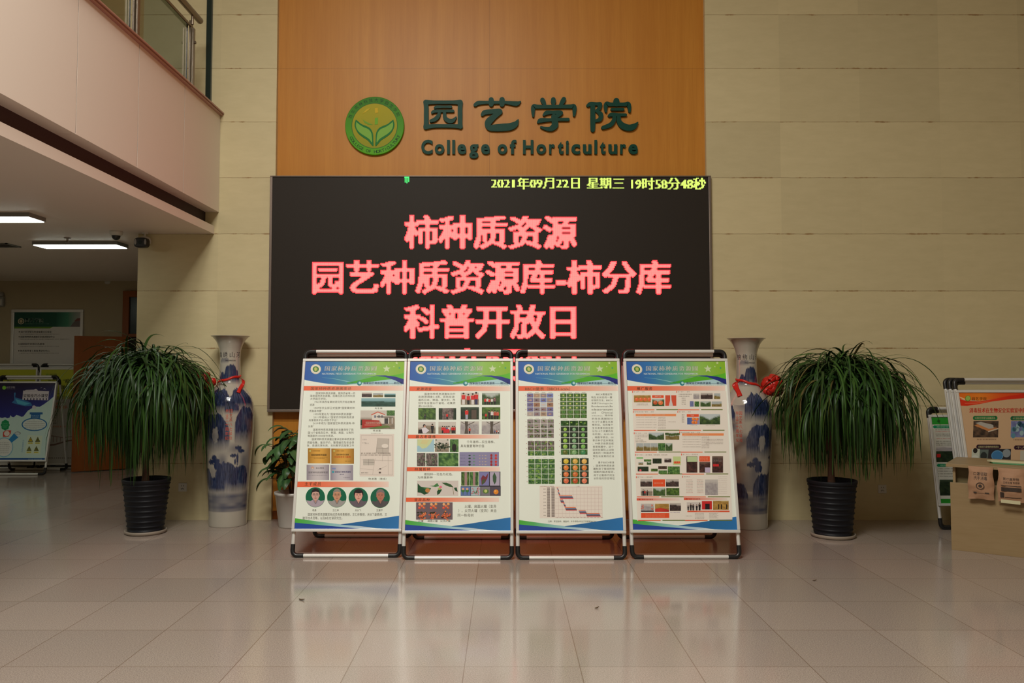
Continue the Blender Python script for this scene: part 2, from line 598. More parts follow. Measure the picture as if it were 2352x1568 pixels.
class Canvas:
    """a printed sheet. Shapes are given in picture coordinates whose frame corners are TL, TR, BL, BR; they land on a
    W x H sheet (local x across, v down) that place(x, v, layer) puts in space"""

    def __init__(self, TL, TR, BL, BR, W, H, place):
        self.q = (TL, TR, BL, BR)
        self.W, self.H, self.place = W, H, place
        self.mb = MB()

    def uv(self, x, y):
        TL, TR, BL, BR = self.q
        t = (y - TL[1]) / (BL[1] - TL[1])
        xl = TL[0] + (BL[0] - TL[0]) * t
        xr = TR[0] + (BR[0] - TR[0]) * t
        return (x - xl) / (xr - xl), t

    def inv(self, u, t):
        TL, TR, BL, BR = self.q
        xl = TL[0] + (BL[0] - TL[0]) * t
        xr = TR[0] + (BR[0] - TR[0]) * t
        return xl + (xr - xl) * u, TL[1] + (BL[1] - TL[1]) * t

    def pt(self, x, y, layer):
        u, t = self.uv(x, y)
        return self.place(min(max(u, 0.024), 0.976) * self.W, min(max(t, 0.014), 0.986) * self.H, layer)

    def lin(self, c):
        if isinstance(c[0], (int, float)):
            return srgb(c)
        return [srgb(k) for k in c]

    def poly(self, pts, col, layer=1):
        self.mb.add([self.pt(x, y, layer) for x, y in pts], [tuple(range(len(pts)))], self.lin(col))

    def rect(self, x0, y0, x1, y1, col, layer=1):
        self.poly([(x0, y0), (x1, y0), (x1, y1), (x0, y1)], col, layer)

    def full(self, col):
        W, H = self.W, self.H
        a, b_ = 0.02, 0.012
        self.mb.add([self.place(W * a, H * b_, 0), self.place(W * (1 - a), H * b_, 0), self.place(W * (1 - a), H * (1 - b_), 0),
                     self.place(W * a, H * (1 - b_), 0)], [(0, 1, 2, 3)], srgb(col))

    def strip(self, cols, layer=1):
        """cols: list of (x, ytop, ybottom, colour)"""
        vs, cs, fs = [], [], []
        for (x, a, b_, c) in cols:
            vs += [self.pt(x, a, layer), self.pt(x, b_, layer)]
            cs += [srgb(c), srgb(c)]
        for i in range(len(cols) - 1):
            fs.append((2 * i, 2 * i + 1, 2 * i + 3, 2 * i + 2))
        self.mb.add(vs, fs, cs)

    def ell(self, cx, cy, rx, ry, col, layer=2, n=20, a0=0, a1=2 * PI):
        self.poly([(cx + rx * math.cos(a0 + (a1 - a0) * i / n), cy + ry * math.sin(a0 + (a1 - a0) * i / n)) for i in range(n)], col, layer)

    def line(self, x0, y0, x1, y1, w, col, layer=2):
        dx, dy = x1 - x0, y1 - y0
        L = math.hypot(dx, dy) + 1e-9
        nx, ny = -dy / L * w / 2, dx / L * w / 2
        self.poly([(x0 + nx, y0 + ny), (x1 + nx, y1 + ny), (x1 - nx, y1 - ny), (x0 - nx, y0 - ny)], col, layer)

    def text(self, s, x0, y0, x1, y1, col, layer=3, offset=0.0, space=1.0, slant=0.0):
        bold = 0.0
        if any(ord(ch) > 255 for ch in s):
            bold, offset = (offset if offset > 0.009 else 0.0), 0.0
        V, Fc = fitted(s, offset, space)
        if len(V) == 0:
            return
        h = y1 - y0
        for dx in ((0,) if bold == 0 else (-bold * h, bold * h)):
            self.mb.add([self.pt(x0 + p[0] * (x1 - x0) + slant * p[1] * h + dx, y1 - p[1] * h, layer) for p in V], Fc, srgb(col))

    def lines(self, rows, x0, x1, y, pitch, h, col, layer=3, indent=0, offset=0.004):
        """rows of running text, the character cell is (x1 - x0) / longest row"""
        def wid(s):
            return sum(1.0 if ord(ch) > 255 else 0.58 for ch in s)
        cell = (x1 - x0) / max(wid(r) for r in rows)
        for i, r in enumerate(rows):
            lead = len(r) - len(r.lstrip('\u3000'))
            body = r.strip('\u3000')
            xs = x0 + lead * cell
            if body:
                self.text(body, xs, y + i * pitch, xs + wid(body) * cell * 0.98, y + i * pitch + h, col, layer, offset)

    def dashes(self, x0, x1, y, h, col, layer=3, seed=0):
        """writing too small to read in the picture: short strokes"""
        r = random.Random(seed + int(x0 * 7 + y))
        x = x0
        while x < x1 - h:
            w = h * r.uniform(0.5, 1.0)
            for k in range(3):
                self.rect(x, y + h * k / 3, min(x + w, x1), y + h * (k + 0.45) / 3, col, layer)
            self.rect(x + w * 0.35, y, x + w * 0.55, y + h, col, layer)
            x += h * 1.12

    def photo(self, x0, y0, x1, y1, kind, seed=0, layer=2, nx=14, ny=10):
        r = random.Random(seed * 31 + 5)
        ox, oy = r.uniform(0, 60), r.uniform(0, 60)
        vs, cs, fs = [], [], []
        pal = {
            'forest': ((200, 206, 204), (42, 66, 40), (92, 118, 62), 0.30),
            'dark': ((70, 84, 66), (22, 34, 26), (54, 70, 44), 0.12),
            'orchard': ((206, 214, 222), (38, 60, 38), (84, 108, 58), 0.40),
            'grove': ((120, 138, 90), (34, 58, 28), (110, 146, 60), 0.0),
            'leafy': ((90, 130, 80), (28, 70, 34), (120, 160, 84), 0.0),
            'bark': ((140, 128, 126), (64, 52, 52), (150, 136, 128), 0.0),
            'bud': ((150, 140, 148), (96, 82, 84), (170, 150, 140), 0.0),
            'hill': ((150, 190, 200), (30, 62, 52), (50, 90, 80), 0.35),
            'field': ((180, 190, 198), (110, 92, 52), (150, 134, 74), 0.5),
            'crowd': ((206, 198, 190), (40, 34, 36), (96, 74, 70), 0.35),
            'hallin': ((120, 96, 84), (42, 30, 30), (100, 60, 54), 0.15),
            'street': ((214, 208, 200), (120, 110, 96), (168, 150, 130), 0.45),
            'mist': ((200, 194, 188), (180, 174, 172), (150, 142, 146), 0.3),
            'gold': ((196, 170, 110), (150, 112, 50), (190, 150, 80), 0.1),
            'blue': ((120, 130, 176), (96, 104, 150), (140, 146, 190), 0.0),
            'lab': ((70, 60, 56), (40, 32, 30), (110, 84, 66), 0.1),
        }[kind]
        sky, dk, lt, hz = pal
        for j in range(ny + 1):
            for i in range(nx + 1):
                s, t = i / nx, j / ny
                x, y = x0 + (x1 - x0) * s, y0 + (y1 - y0) * t
                vs.append(self.pt(x, y, layer))
                h = hz + 0.22 * (vnoise(ox + s * 3.0, 7 + oy) - 0.5)
                if kind in ('orchard', 'forest'):
                    h = hz * (0.45 + 1.1 * (1 - abs(2 * s - 1)) ** 1.2) + 0.12 * (vnoise(ox + s * 7, oy) - 0.5)
                n1 = vnoise(ox + s * 9, oy + t * 7)
                n2 = vnoise(ox + 20 + s * 17, oy + t * 15)
                c = lerp(dk, lt, min(1, max(0, (0.55 * n1 + 0.45 * n2 - 0.22) * 1.7)))
                if t < h:
                    c = lerp(sky, c, 0.12 if h - t > 0.1 else 0.4)
                cs.append(srgb(c))
        for j in range(ny):
            for i in range(nx):
                a = j * (nx + 1) + i
                fs.append((a, a + nx + 1, a + nx + 2, a + 1))
        self.mb.add(vs, fs, cs)

    def people(self, x0, y0, x1, y1, spec, layer=3):
        """small standing figures in a photo: spec = (s, height fraction, shirt colour, leg colour)"""
        w, h = x1 - x0, y1 - y0
        for (s, fh, shirt, legs) in spec:
            fx, fy = x0 + s * w, y1 - h * 0.03
            H = fh * h
            self.poly([(fx - H * .11, fy), (fx + H * .11, fy), (fx + H * .12, fy - H * .48), (fx - H * .12, fy - H * .48)], legs, layer)
            self.poly([(fx - H * .15, fy - H * .42), (fx + H * .15, fy - H * .42), (fx + H * .17, fy - H * .80), (fx - H * .17, fy - H * .80)], shirt, layer + 1)
            self.ell(fx, fy - H * .89, H * .085, H * .11, (205, 160, 135), layer + 1, 10)
            self.ell(fx, fy - H * .95, H * .09, H * .07, (30, 24, 24), layer + 2, 10)

    def fruit(self, cx, cy, r, col, layer=3):
        self.ell(cx, cy, r * 1.06, r, col, layer, 14)
        self.ell(cx - r * .28, cy - r * .32, r * .45, r * .38, lerp(col, (255, 240, 200), .35), layer + 1, 10)

    def build(self, name, parent, mat=None):
        return self.mb.build(name, mat or M['poster'], parent, recalc=False)


RED, ORANGE, PALE = (224, 64, 44), (236, 112, 74), (244, 214, 196)
INK = (88, 80, 64)
DARK = (44, 52, 40)


def header(cv, B1):
    """blue to lime banner with the school's round seal, title and swooshes (coordinates of the first board)"""
    save = cv.q
    cv.q = B1
    def g(s):
        stops = [(0, (44, 88, 172)), (0.25, (48, 116, 180)), (0.5, (92, 166, 152)), (0.72, (148, 196, 92)), (1, (136, 184, 40))]
        for (a, ca), (b_, cb) in zip(stops, stops[1:]):
            if s <= b_:
                return lerp(ca, cb, (s - a) / (b_ - a))
        return stops[-1][1]
    xs = [108 + (848 - 108) * i / 28 for i in range(29)]
    def lower(x):
        s = (x - 108) / 740.0
        return 262 + 40 * math.sin(min(1, s / 0.42) * PI / 2) if s < 0.42 else 302 - 62 * min(1, (s - 0.42) / 0.42) ** 1.3
    cv.strip([(x, 120, lower(x), g((x - 108) / 740.0)) for x in xs], 1)
    cv.strip([(x, lower(x) - 1, max(lower(x), 300 if x > 420 else lower(x)), (176, 212, 222)) for x in xs if x >= 400], 1)
    # green swoosh then navy swoosh
    cv.strip([(430, 286, 292, (60, 160, 60)), (520, 266, 288, (76, 170, 52)), (620, 240, 276, (84, 176, 46)), (720, 236, 262, (86, 178, 44)),
              (790, 224, 258, (92, 184, 44)), (850, 212, 262, (96, 188, 44))], 2)
    cv.strip([(560, 246, 247, (70, 110, 160)), (640, 232, 236, (44, 76, 150)), (700, 231, 243, (38, 60, 142)), (770, 240, 268, (34, 48, 132)),
              (848, 260, 300, (30, 40, 124))], 3)
    cv.strip([(250, 246, 247, (110, 170, 190)), (330, 254, 257, (120, 190, 200)), (420, 272, 277, (150, 205, 210)), (480, 288, 291, (160, 210, 215))], 2)
    # seal
    cv.ell(205, 184, 37, 37, (230, 224, 206), 3, 28)
    cv.ell(205, 184, 34, 34, (196, 178, 130), 4, 28)
    cv.ell(205, 184, 33, 33, (232, 226, 210), 5, 28)
    cv.ell(205, 184, 22, 22, (40, 120, 52), 6, 24)
    for a, b_ in ((-7, -6), (7, -6), (-7, 6), (7, 6)):
        cv.ell(205 + a, 184 + b_, 5, 6, (196, 200, 100), 7, 10)
    cv.rect(203, 168, 207, 202, (220, 210, 150), 8)
    cv.text('国家柿种质资源圃', 268, 160, 636, 198, (232, 228, 220), 4, 0.012, 1.25, 0.12)
    cv.text('NATIONAL FIELD GENEBANK FOR PERSIMMON', 250, 213, 636, 226, (206, 220, 226), 4, 0.012)
    # stars and dots
    def star(cx, cy, r, col):
        pts = []
        for i in range(10):
            a = -PI / 2 + i * PI / 5
            q = r if i % 2 == 0 else r * 0.42
            pts.append((cx + q * math.cos(a), cy + q * math.sin(a)))
        for i in range(10):
            cv.poly([(cx, cy), pts[i], pts[(i + 1) % 10]], col, 4)
    star(711, 182, 29, (206, 222, 180))
    star(783, 138, 12, (206, 222, 160))
    star(763, 165, 7, (206, 222, 160))
    cv.ell(802, 175, 6, 6, (64, 160, 116), 4, 10)
    # small globe and the name of the bank
    cv.ell(516, 291, 17, 17, (36, 128, 140), 4, 20)
    cv.ell(519, 288, 9, 10, (176, 222, 220), 5, 14)
    cv.text('国家园艺种质资源库——柿分库', 546, 280, 822, 298, (34, 36, 92), 5, 0.022)
    cv.dashes(540, 826, 302, 5, (186, 188, 196), 4)
    # foot of the sheet
    cv.strip([(40, 1258, 1300, (76, 176, 52)), (160, 1272, 1306, (90, 180, 100)), (300, 1290, 1312, (140, 196, 190)), (390, 1300, 1318, (160, 204, 216)),
              (520, 1312, 1328, (190, 210, 224)), (640, 1332, 1337, (220, 222, 230))], 1)
    cv.strip([(40, 1288, 1342, (40, 76, 160)), (250, 1306, 1342, (38, 74, 160)), (420, 1320, 1342, (34, 66, 150)), (560, 1333, 1342, (34, 66, 150))], 2)
    cv.strip([(384, 1300, 1302, (40, 100, 160)), (520, 1282, 1312, (38, 106, 166)), (640, 1264, 1326, (40, 112, 172)), (812, 1240, 1342, (44, 118, 184))], 2)
    cv.q = save


def bar(cv, x0, x1, y0, y1):
    n = 10
    cv.strip([(x0 + (x1 - x0) * i / n, y0, y1, lerp((238, 104, 66), (242, 218, 206), (i / n) ** 1.4)) for i in range(n + 1)], 2)


B1 = ((115, 105), (858, 105), (30, 1350), (822, 1350))
B2 = ((72, 108), (828, 108), (30, 1362), (835, 1362))
B3 = ((50, 108), (803, 108), (45, 1362), (848, 1362))
B4 = ((33, 110), (775, 110), (73, 1357), (862, 1357))
PAPER = (236, 242, 232)


def paint1(cv):
    cv.full(PAPER)
    header(cv, B1)
    bar(cv, 117, 835, 311, 345)
    cv.text('国家柿种质资源圃变迁', 168, 318, 458, 341, (90, 70, 40), 4, 0.008, 1.1, 0.1)
    rows = [('国家柿种质资源圃，是陕西省唯一的', 205, 357, 486), ('国家级种质资源圃，挂靠在西北农林科技', 165, 376, 484), ('大学园艺学院。', 164, 398, 282),
            ('1962年陕西省果树研究所开始收集柿', 196, 421, 484), ('资源', 162, 442, 194), ('1987年农业部正式挂牌“国家果树种', 192, 466, 482),
            ('质眉县柿圃”', 158, 487, 250), ('1993年更名为“国家柿种质资源圃”', 190, 511, 466), ('2011年被纳入“国家农作物种质资源', 188, 534, 478),
            ('共享服务平台-柿树子平台”', 154, 555, 360), ('2019年成为“国家园艺种质资源库-柿', 184, 578, 482), ('分库”', 150, 600, 190),
            ('国家柿种质资源圃目前收集保存了我', 186, 624, 474), ('国16个省级及日本、韩国、美国、以色列', 148, 646, 474), ('等国家的1000余份资源。', 146, 669, 334),
            ('国家柿种质资源圃主要承担柿种质资源', 176, 693, 480), ('调查收集、鉴定评价、整理编目及安全保', 142, 717, 478), ('存、资源共享利用、本科教学实践等工作', 140, 739, 478)]
    for s, x0, y, x1 in rows:
        cv.text(s, x0, y, x1, y + 17, INK, 3, 0.006, 1.1)
    cv.photo(533, 360, 606, 394, 'crowd', 3)
    cv.photo(614, 363, 686, 394, 'field', 4)
    cv.photo(695, 368, 775, 394, 'hill', 5)
    cv.photo(530, 402, 774, 464, 'hill', 6, nx=26, ny=12)
    cv.text('周至圃', 626, 471, 680, 483, INK, 3, 0.006, 1.3)
    # the gate photo
    cv.photo(524, 492, 770, 628, 'street', 8, nx=20, ny=12)
    cv.photo(524, 560, 600, 600, 'dark', 9, 3)
    cv.photo(712, 492, 770, 530, 'leafy', 10, 3)
    cv.poly([(606, 590), (608, 520), (655, 503), (696, 520), (694, 590)], (222, 214, 204), 4)
    cv.poly([(600, 522), (648, 500), (700, 520), (698, 526), (648, 507), (604, 528)], (206, 88, 66), 5)
    for x in (622, 650, 672):
        cv.rect(x, 528, x + 14, 546, (120, 124, 140), 5)
    cv.poly([(640, 534), (760, 540), (760, 548), (640, 542)], (120, 112, 104), 5)
    for x in (660, 690, 722, 748):
        cv.rect(x, 545, x + 6, 590, (214, 208, 204), 6)
    cv.rect(696, 550, 722, 590, (64, 60, 58), 5)
    cv.poly([(536, 558), (664, 566), (680, 606), (536, 622)], (176, 48, 38), 6)
    cv.text('国家柿种质资源圃', 562, 574, 668, 592, (226, 190, 170), 7, 0.012)
    cv.rect(554, 597, 664, 600, (220, 180, 160), 7)
    cv.strip([(590, 622, 626, (84, 110, 52)), (660, 604, 626, (96, 124, 60)), (720, 602, 618, (104, 126, 66)), (736, 612, 618, (104, 126, 66))], 6)
    cv.text('杨凌圃', 614, 633, 668, 647, INK, 3, 0.006, 1.3)
    # site plan
    cv.dashes(600, 686, 657, 7, (196, 180, 172))
    cv.rect(520, 664, 766, 968, (230, 218, 208), 1)
    pl = (176, 160, 152)
    for a in ((530, 674, 752, 676), (752, 676, 756, 958), (756, 958, 520, 954), (520, 954, 530, 674), (532, 850, 752, 856), (524, 912, 616, 920), (630, 840, 612, 955), (722, 820, 724, 956), (684, 812, 682, 860), (646, 924, 712, 892)):
        cv.line(*a, 1.6, pl, 3)
    cv.poly([(648, 693), (730, 697), (724, 808), (636, 800)], (196, 186, 176), 2)
    cv.ell(700, 750, 24, 15, (232, 222, 212), 4, 14)
    for a in ((640, 766, 726, 768), (684, 768, 684, 806), (648, 693, 636, 802), (730, 697, 724, 808)):
        cv.line(*a, 1.6, (136, 124, 116), 5)
    cv.rect(544, 843, 624, 888, (196, 188, 178), 2)
    cv.line(584, 843, 582, 888, 1.6, (120, 110, 104), 3)
    cv.line(544, 866, 624, 868, 1.6, (120, 110, 104), 3)
    cv.dashes(528, 750, 799, 10, (132, 120, 110), 4)
    cv.dashes(526, 748, 812, 9, (150, 138, 128), 4)
    for x, y in ((540, 700), (536, 724), (556, 728)):
        cv.dashes(x, x + 30, y, 9, (190, 180, 172), 3)
    cv.rect(660, 910, 674, 918, (70, 60, 56), 3)
    cv.rect(656, 934, 672, 946, (96, 84, 78), 3)
    cv.dashes(530, 586, 938, 8, (120, 110, 100), 3)
    cv.text('杨凌圃（落成）', 582, 976, 712, 991, INK, 3, 0.006, 1.15)
    # four plaques
    for k, (x0, y0, x1, y1, a, b_) in enumerate(((147, 767, 308, 875, (164, 116, 36), (226, 170, 76)), (315, 769, 478, 878, (158, 112, 36), (222, 168, 76)),
                                                 (138, 884, 300, 993, (146, 138, 150), (206, 198, 200)), (309, 886, 472, 995, (146, 138, 154), (204, 198, 204)))):
        n = 10
        cv.strip([(x0 + (x1 - x0) * i / n, y0, y1, lerp(a, b_, math.sin(PI * i / n))) for i in range(n + 1)], 2)
    for x in (163, 336):
        cv.ell(x, 786, 7, 7, (196, 190, 110), 3, 12)
        cv.dashes(x + 12, x + 80, 782, 8, (128, 84, 20), 3)
    cv.text('国家柿种质资源圃', 172, 808, 280, 822, (44, 30, 14), 3, 0.03)
    cv.dashes(162, 292, 829, 5, (136, 92, 30), 3)
    cv.dashes(190, 268, 837, 5, (136, 92, 30), 3)
    cv.text('国家柿种质资源圃', 352, 807, 440, 818, (70, 50, 20), 3, 0.02)
    cv.text('中试综合实习基地', 338, 822, 454, 837, (214, 62, 20), 3, 0.02)
    cv.dashes(412, 462, 856, 7, (130, 90, 30), 3)
    cv.ell(181, 907, 9, 9, (222, 150, 110), 3, 14)
    cv.ell(181, 910, 5, 5, (206, 200, 190), 4, 12)
    cv.text('林业特别', 205, 903, 262, 914, (96, 88, 92), 3, 0.02, 1.2)
    cv.text('国家柿科技创新联盟', 152, 932, 290, 946, (112, 106, 112), 3, 0.02)
    cv.dashes(148, 290, 957, 5, (136, 130, 136), 3)
    cv.text('NGB', 322, 906, 346, 918, (64, 116, 196), 3, 0.02)
    cv.ell(328, 936, 8, 8, (50, 160, 176), 3, 12)
    cv.text('国家园艺种质资源库', 342, 929, 456, 942, (42, 44, 110), 3, 0.025)
    cv.text('柿分库', 376, 948, 406, 958, (60, 60, 120), 3, 0.02)
    cv.dashes(404, 458, 972, 7, (126, 120, 132), 3)
    bar(cv, 70, 728, 1003, 1042)
    cv.text('主干成员', 124, 1008, 240, 1032, (96, 64, 38), 4, 0.010, 1.25, 0.1)
    # four round portraits
    for k, (cx, cy, skin, hair, shirt, name, n0, n1, hw) in enumerate((
            (201, 1113, (206, 164, 152), (38, 30, 34), (176, 162, 176), '杨勇', 180, 208, 1.0),
            (355, 1114, (206, 150, 118), (142, 134, 126), (162, 158, 156), '王仁梓', 326, 370, .9),
            (510, 1116, (226, 168, 152), (30, 22, 26), (104, 94, 104), '关长飞', 486, 530, 1.12),
            (667, 1117, (184, 120, 98), (128, 118, 116), (84, 80, 84), '王建平', 640, 686, 1.0))):
        R = 70
        cv.ell(cx, cy, R, R, (36, 140, 84), 2, 40)
        cv.ell(cx, cy, R - 2, R - 2, (8, 100, 72), 3, 40)
        # shoulders clipped to the disc
        sh = []
        for i in range(13):
            a = PI * (0.10 + 0.80 * i / 12)
            sh.append((cx + (R - 2) * math.cos(a), cy + (R - 2) * math.sin(a)))
        sh += [(cx - 34, cy + 26), (cx - 16, cy + 16), (cx + 20, cy + 16), (cx + 40, cy + 26)]
        cv.poly(sh, shirt, 4)
        cv.poly([(cx - 12, cy + 4), (cx + 14, cy + 4), (cx + 16, cy + 22), (cx + 2, cy + 44), (cx - 13, cy + 22)], lerp(skin, (120, 80, 70), .25), 5)
        cv.line(cx - 14, cy + 18, cx + 1, cy + 46, 6, lerp(shirt, (60, 50, 60), .3), 6)
        cv.line(cx + 17, cy + 18, cx + 3, cy + 46, 6, lerp(shirt, (60, 50, 60), .3), 6)
        cv.ell(cx + 2, cy - 26, 31 * hw, 36, hair, 6, 22)
        cv.ell(cx + 2, cy - 15, 27, 37, skin, 7, 24)
        cv.ell(cx - 25, cy - 13, 4, 8, lerp(skin, (120, 80, 70), .2), 6, 10)
        cv.ell(cx + 29, cy - 13, 4, 8, lerp(skin, (120, 80, 70), .2), 6, 10)
        top = cy - 51
        cv.poly([(cx - 27, cy - 22), (cx - 25, top + 8), (cx - 6, top - 6), (cx + 16, top - 5), (cx + 30, top + 10), (cx + 31, cy - 22), (cx + 24, cy - 34), (cx + 4, cy - (40 if k != 2 else 30)), (cx - 20, cy - 34)], hair, 8)
        for sx in (-9, 13):
            cv.ell(cx + sx, cy - 18, 4.5, 2, (46, 34, 32), 9, 10)
            cv.line(cx + sx - 7, cy - 25, cx + sx + 7, cy - 25, 2.2, lerp(hair, (60, 40, 40), .4), 9)
        if k in (0, 1):
            for sx in (-9, 13):
                for i in range(10):
                    a, b_ = 2 * PI * i / 10, 2 * PI * (i + 1) / 10
                    cv.line(cx + sx + 9 * math.cos(a), cy - 18 + 6 * math.sin(a), cx + sx + 9 * math.cos(b_), cy - 18 + 6 * math.sin(b_), 1.2, (90, 70, 66), 10)
        cv.poly([(cx + 1, cy - 18), (cx + 6, cy - 3), (cx - 3, cy - 3)], lerp(skin, (150, 90, 80), .3), 9)
        cv.ell(cx + 2, cy + 6, 9, 2.6, (170, 92, 86), 9, 12)
        cv.text(name, n0, 1196, n1, 1211, INK, 3, 0.004)
    cv.text('国家柿种质资源圃现有成员有杨勇教授、王仁梓教授、关长飞副教授、王', 148, 1222, 716, 1242, INK, 3, 0.006, 1.05)
    cv.text('建平技术员等，以及8名在读研究生。', 110, 1247, 396, 1267, INK, 3, 0.006, 1.05)


def paint2(cv):
    cv.full(PAPER)
    header(cv, B1)
    R_, K, W_ = (214, 42, 40), (34, 28, 30), (220, 214, 210)
    bar(cv, 82, 808, 317, 351)
    cv.text('资源调查', 134, 325, 242, 347, (84, 66, 40), 4, 0.01, 1.25, 0.1)
    for s, x0, y, x1 in (('国家柿种质资源圃年均外', 192, 364, 415), ('出资源调查3-4周，目前足迹', 148, 386, 408), ('遍布日本、韩国、意大利、西', 147, 409, 412),
                         ('班牙及全国30个省地，收集资', 147, 432, 414), ('源1000余份。', 147, 455, 258)):
        cv.text(s, x0, y, x1, y + 17, INK, 3, 0.004, 1.1)
    G = [(453, 363, 583, 453, 'street'), (606, 364, 736, 454, 'forest'), (147, 476, 273, 562, 'grove'), (294, 477, 420, 562, 'dark'),
         (452, 471, 584, 560, 'dark'), (605, 471, 738, 560, 'grove'), (145, 578, 271, 664, 'street'), (292, 578, 418, 664, 'street'),
         (450, 574, 584, 666, 'mist'), (604, 574, 739, 666, 'mist')]
    for i, g in enumerate(G):
        cv.photo(*g, 20 + i)
    cv.people(*G[0][:4], [(.15, .95, R_, W_), (.42, .85, R_, K), (.66, .9, R_, W_), (.85, 1.0, R_, (50, 50, 90))])
    cv.people(*G[1][:4], [(.18, .55, R_, K), (.30, .58, W_, K), (.40, .5, R_, K), (.55, .55, W_, K), (.70, .62, (130, 90, 96), K)])
    cv.people(*G[2][:4], [(.38, .42, (40, 44, 60), K)])
    cv.photo(*[320, 477, 400, 562], 'bark', 41, 3)
    cv.people(*G[3][:4], [(.48, .55, R_, K)], 5)
    cv.rect(530, 490, 566, 556, (92, 76, 66), 3)
    cv.people(*G[4][:4], [(.33, .85, R_, (170, 170, 190))], 4)
    cv.people(*G[5][:4], [(.22, .5, R_, K), (.40, .7, K, K), (.55, .75, W_, K), (.7, .7, (190, 80, 60), K), (.85, .68, (200, 90, 70), K)])
    cv.people(*G[6][:4], [(.82, .8, (30, 28, 30), K)])
    cv.poly([(147, 660), (160, 630), (196, 616), (226, 640), (200, 662)], (222, 214, 222), 3)
    cv.poly([(147, 662), (150, 636), (172, 630), (180, 662)], K, 4)
    cv.ell(190, 606, 10, 11, K, 4, 14)
    cv.ell(193, 611, 7, 8, (200, 150, 128), 5, 14)
    cv.people(*G[7][:4], [(.24, .62, R_, K), (.36, .6, R_, K), (.48, .6, (90, 96, 140), K), (.6, .62, W_, K), (.8, .62, R_, K), (.9, .62, R_, K)])
    cv.rect(328, 630, 372, 658, (214, 40, 52), 6)
    for gx, k in ((482, 0), (664, 1)):
        cv.poly([(gx, 574), (gx + 24, 574), (gx + 20, 620), (gx + 26, 664), (gx - 2, 664), (gx + 4, 620)], (86, 76, 68), 4)
        cv.line(gx + 16, 604, gx + 70, 578, 5, (96, 86, 76), 4)
        cv.line(gx + 6, 596, gx - 26, 578, 4, (96, 86, 76), 4)
    cv.people(*G[8][:4], [(.50, .5, (200, 72, 54), K)], 5)
    cv.people(*G[9][:4], [(.7, .3, (70, 80, 130), K), (.8, .3, (210, 90, 70), K), (.9, .3, W_, K)], 5)
    bar(cv, 68, 728, 671, 698)
    cv.text('最古老雄株', 128, 674, 272, 696, (84, 66, 40), 4, 0.01, 1.25, 0.1)
    cv.rect(138, 704, 262, 794, (164, 200, 214), 2)
    cv.poly([(140, 704), (252, 704), (232, 738), (206, 764), (176, 772), (150, 748), (140, 752)], (206, 214, 160), 3)
    cv.poly([(176, 704), (226, 708), (206, 742), (164, 734)], (214, 206, 150), 4)
    cv.photo(267, 704, 368, 794, 'street', 51)
    for i in range(60):
        cv.ell(318 + rng.gauss(0, 22), 752 + rng.gauss(0, 17), 6, 5, rng.choice([(60, 76, 56), (84, 98, 76), (46, 58, 44)]), 3, 7)
    cv.photo(375, 704, 437, 796, 'leafy', 52)
    cv.ell(406, 764, 16, 28, (26, 20, 20), 3, 14)
    cv.photo(137, 802, 198, 896, 'bark', 53)
    cv.photo(204, 804, 286, 896, 'bark', 54)
    for i in range(26):
        cv.ell(rng.uniform(140, 284), rng.uniform(808, 892), 4, 5, rng.choice([(70, 110, 66), (50, 66, 50), (110, 134, 96)]), 3, 7)
    cv.photo(292, 802, 436, 896, 'leafy', 55)
    cv.text('千年雄柿—实生雄株，', 497, 713, 698, 733, INK, 3, 0.006, 1.1)
    cv.text('具有重要育种价值', 452, 742, 622, 762, INK, 3, 0.006, 1.1)
    cv.rect(444, 796, 729, 896, (140, 136, 172), 2)
    for y in (820, 840, 864, 885):
        cv.dashes(448, 490, y - 4, 6, (104, 100, 132), 3)
        cv.ell(517, y, 9, 5 if y < 850 else 8, (36, 72, 58), 3, 10)
        cv.ell(548, y, 9, 5, (104, 144, 124), 3, 10)
        for x in (590, 611, 632):
            cv.ell(x, y, 5 if x < 630 else 8, 4, (186, 168, 156), 3, 8)
        cv.ell(674, y, 8, 10, (160, 40, 46), 3, 12)
        cv.ell(707, y, 9, 9, (204, 62, 62), 3, 12)
    bar(cv, 62, 735, 903, 932)
    cv.text('柿属新种', 120, 906, 232, 928, (84, 66, 40), 4, 0.01, 1.25, 0.1)
    cv.text('德阳柿—花色为红色，', 188, 944, 398, 962, INK, 3, 0.006, 1.1)
    cv.text('为柿属新种', 142, 966, 250, 984, INK, 3, 0.006, 1.1)
    cv.rect(138, 998, 436, 1104, (214, 204, 198), 2)
    gd, gl = (24, 76, 44), (66, 128, 72)
    cv.poly([(142, 1016), (166, 1040), (196, 1044), (240, 1050), (218, 1086), (190, 1096), (166, 1082), (142, 1080)], gd, 3)
    cv.poly([(166, 1044), (214, 1046), (240, 1054), (214, 1060)], gl, 4)
    cv.ell(214, 1066, 17, 15, (196, 130, 70), 5, 16)
    cv.poly([(226, 1034), (258, 1032), (284, 1014), (298, 1036), (270, 1042)], gl, 3)
    cv.poly([(282, 1072), (300, 1050), (318, 1060), (302, 1088), (284, 1098)], gd, 3)
    cv.ell(308, 1042, 11, 9, (228, 116, 140), 4, 14)
    cv.ell(300, 1054, 12, 8, (170, 190, 110), 4, 12)
    cv.poly([(316, 1012), (350, 1012), (382, 1024), (402, 1044), (370, 1040), (340, 1028)], (48, 88, 46), 3)
    cv.line(396, 1040, 402, 1094, 3, (120, 110, 60), 3)
    cv.poly([(404, 1048), (424, 1044), (432, 1076), (412, 1066)], gd, 3)
    for x0, x1, kd in ((457, 515, 'grove'), (517, 582, 'leafy')):
        cv.photo(x0, 936, x1, 1032, kd, x0)
        cv.rect(x0 + 24, 936, x0 + 42, 1032, (164, 130, 128), 3)
    cv.rect(586, 934, 740, 1036, (40, 36, 50), 2)
    cv.rect(588, 936, 658, 1032, (126, 124, 176), 3)
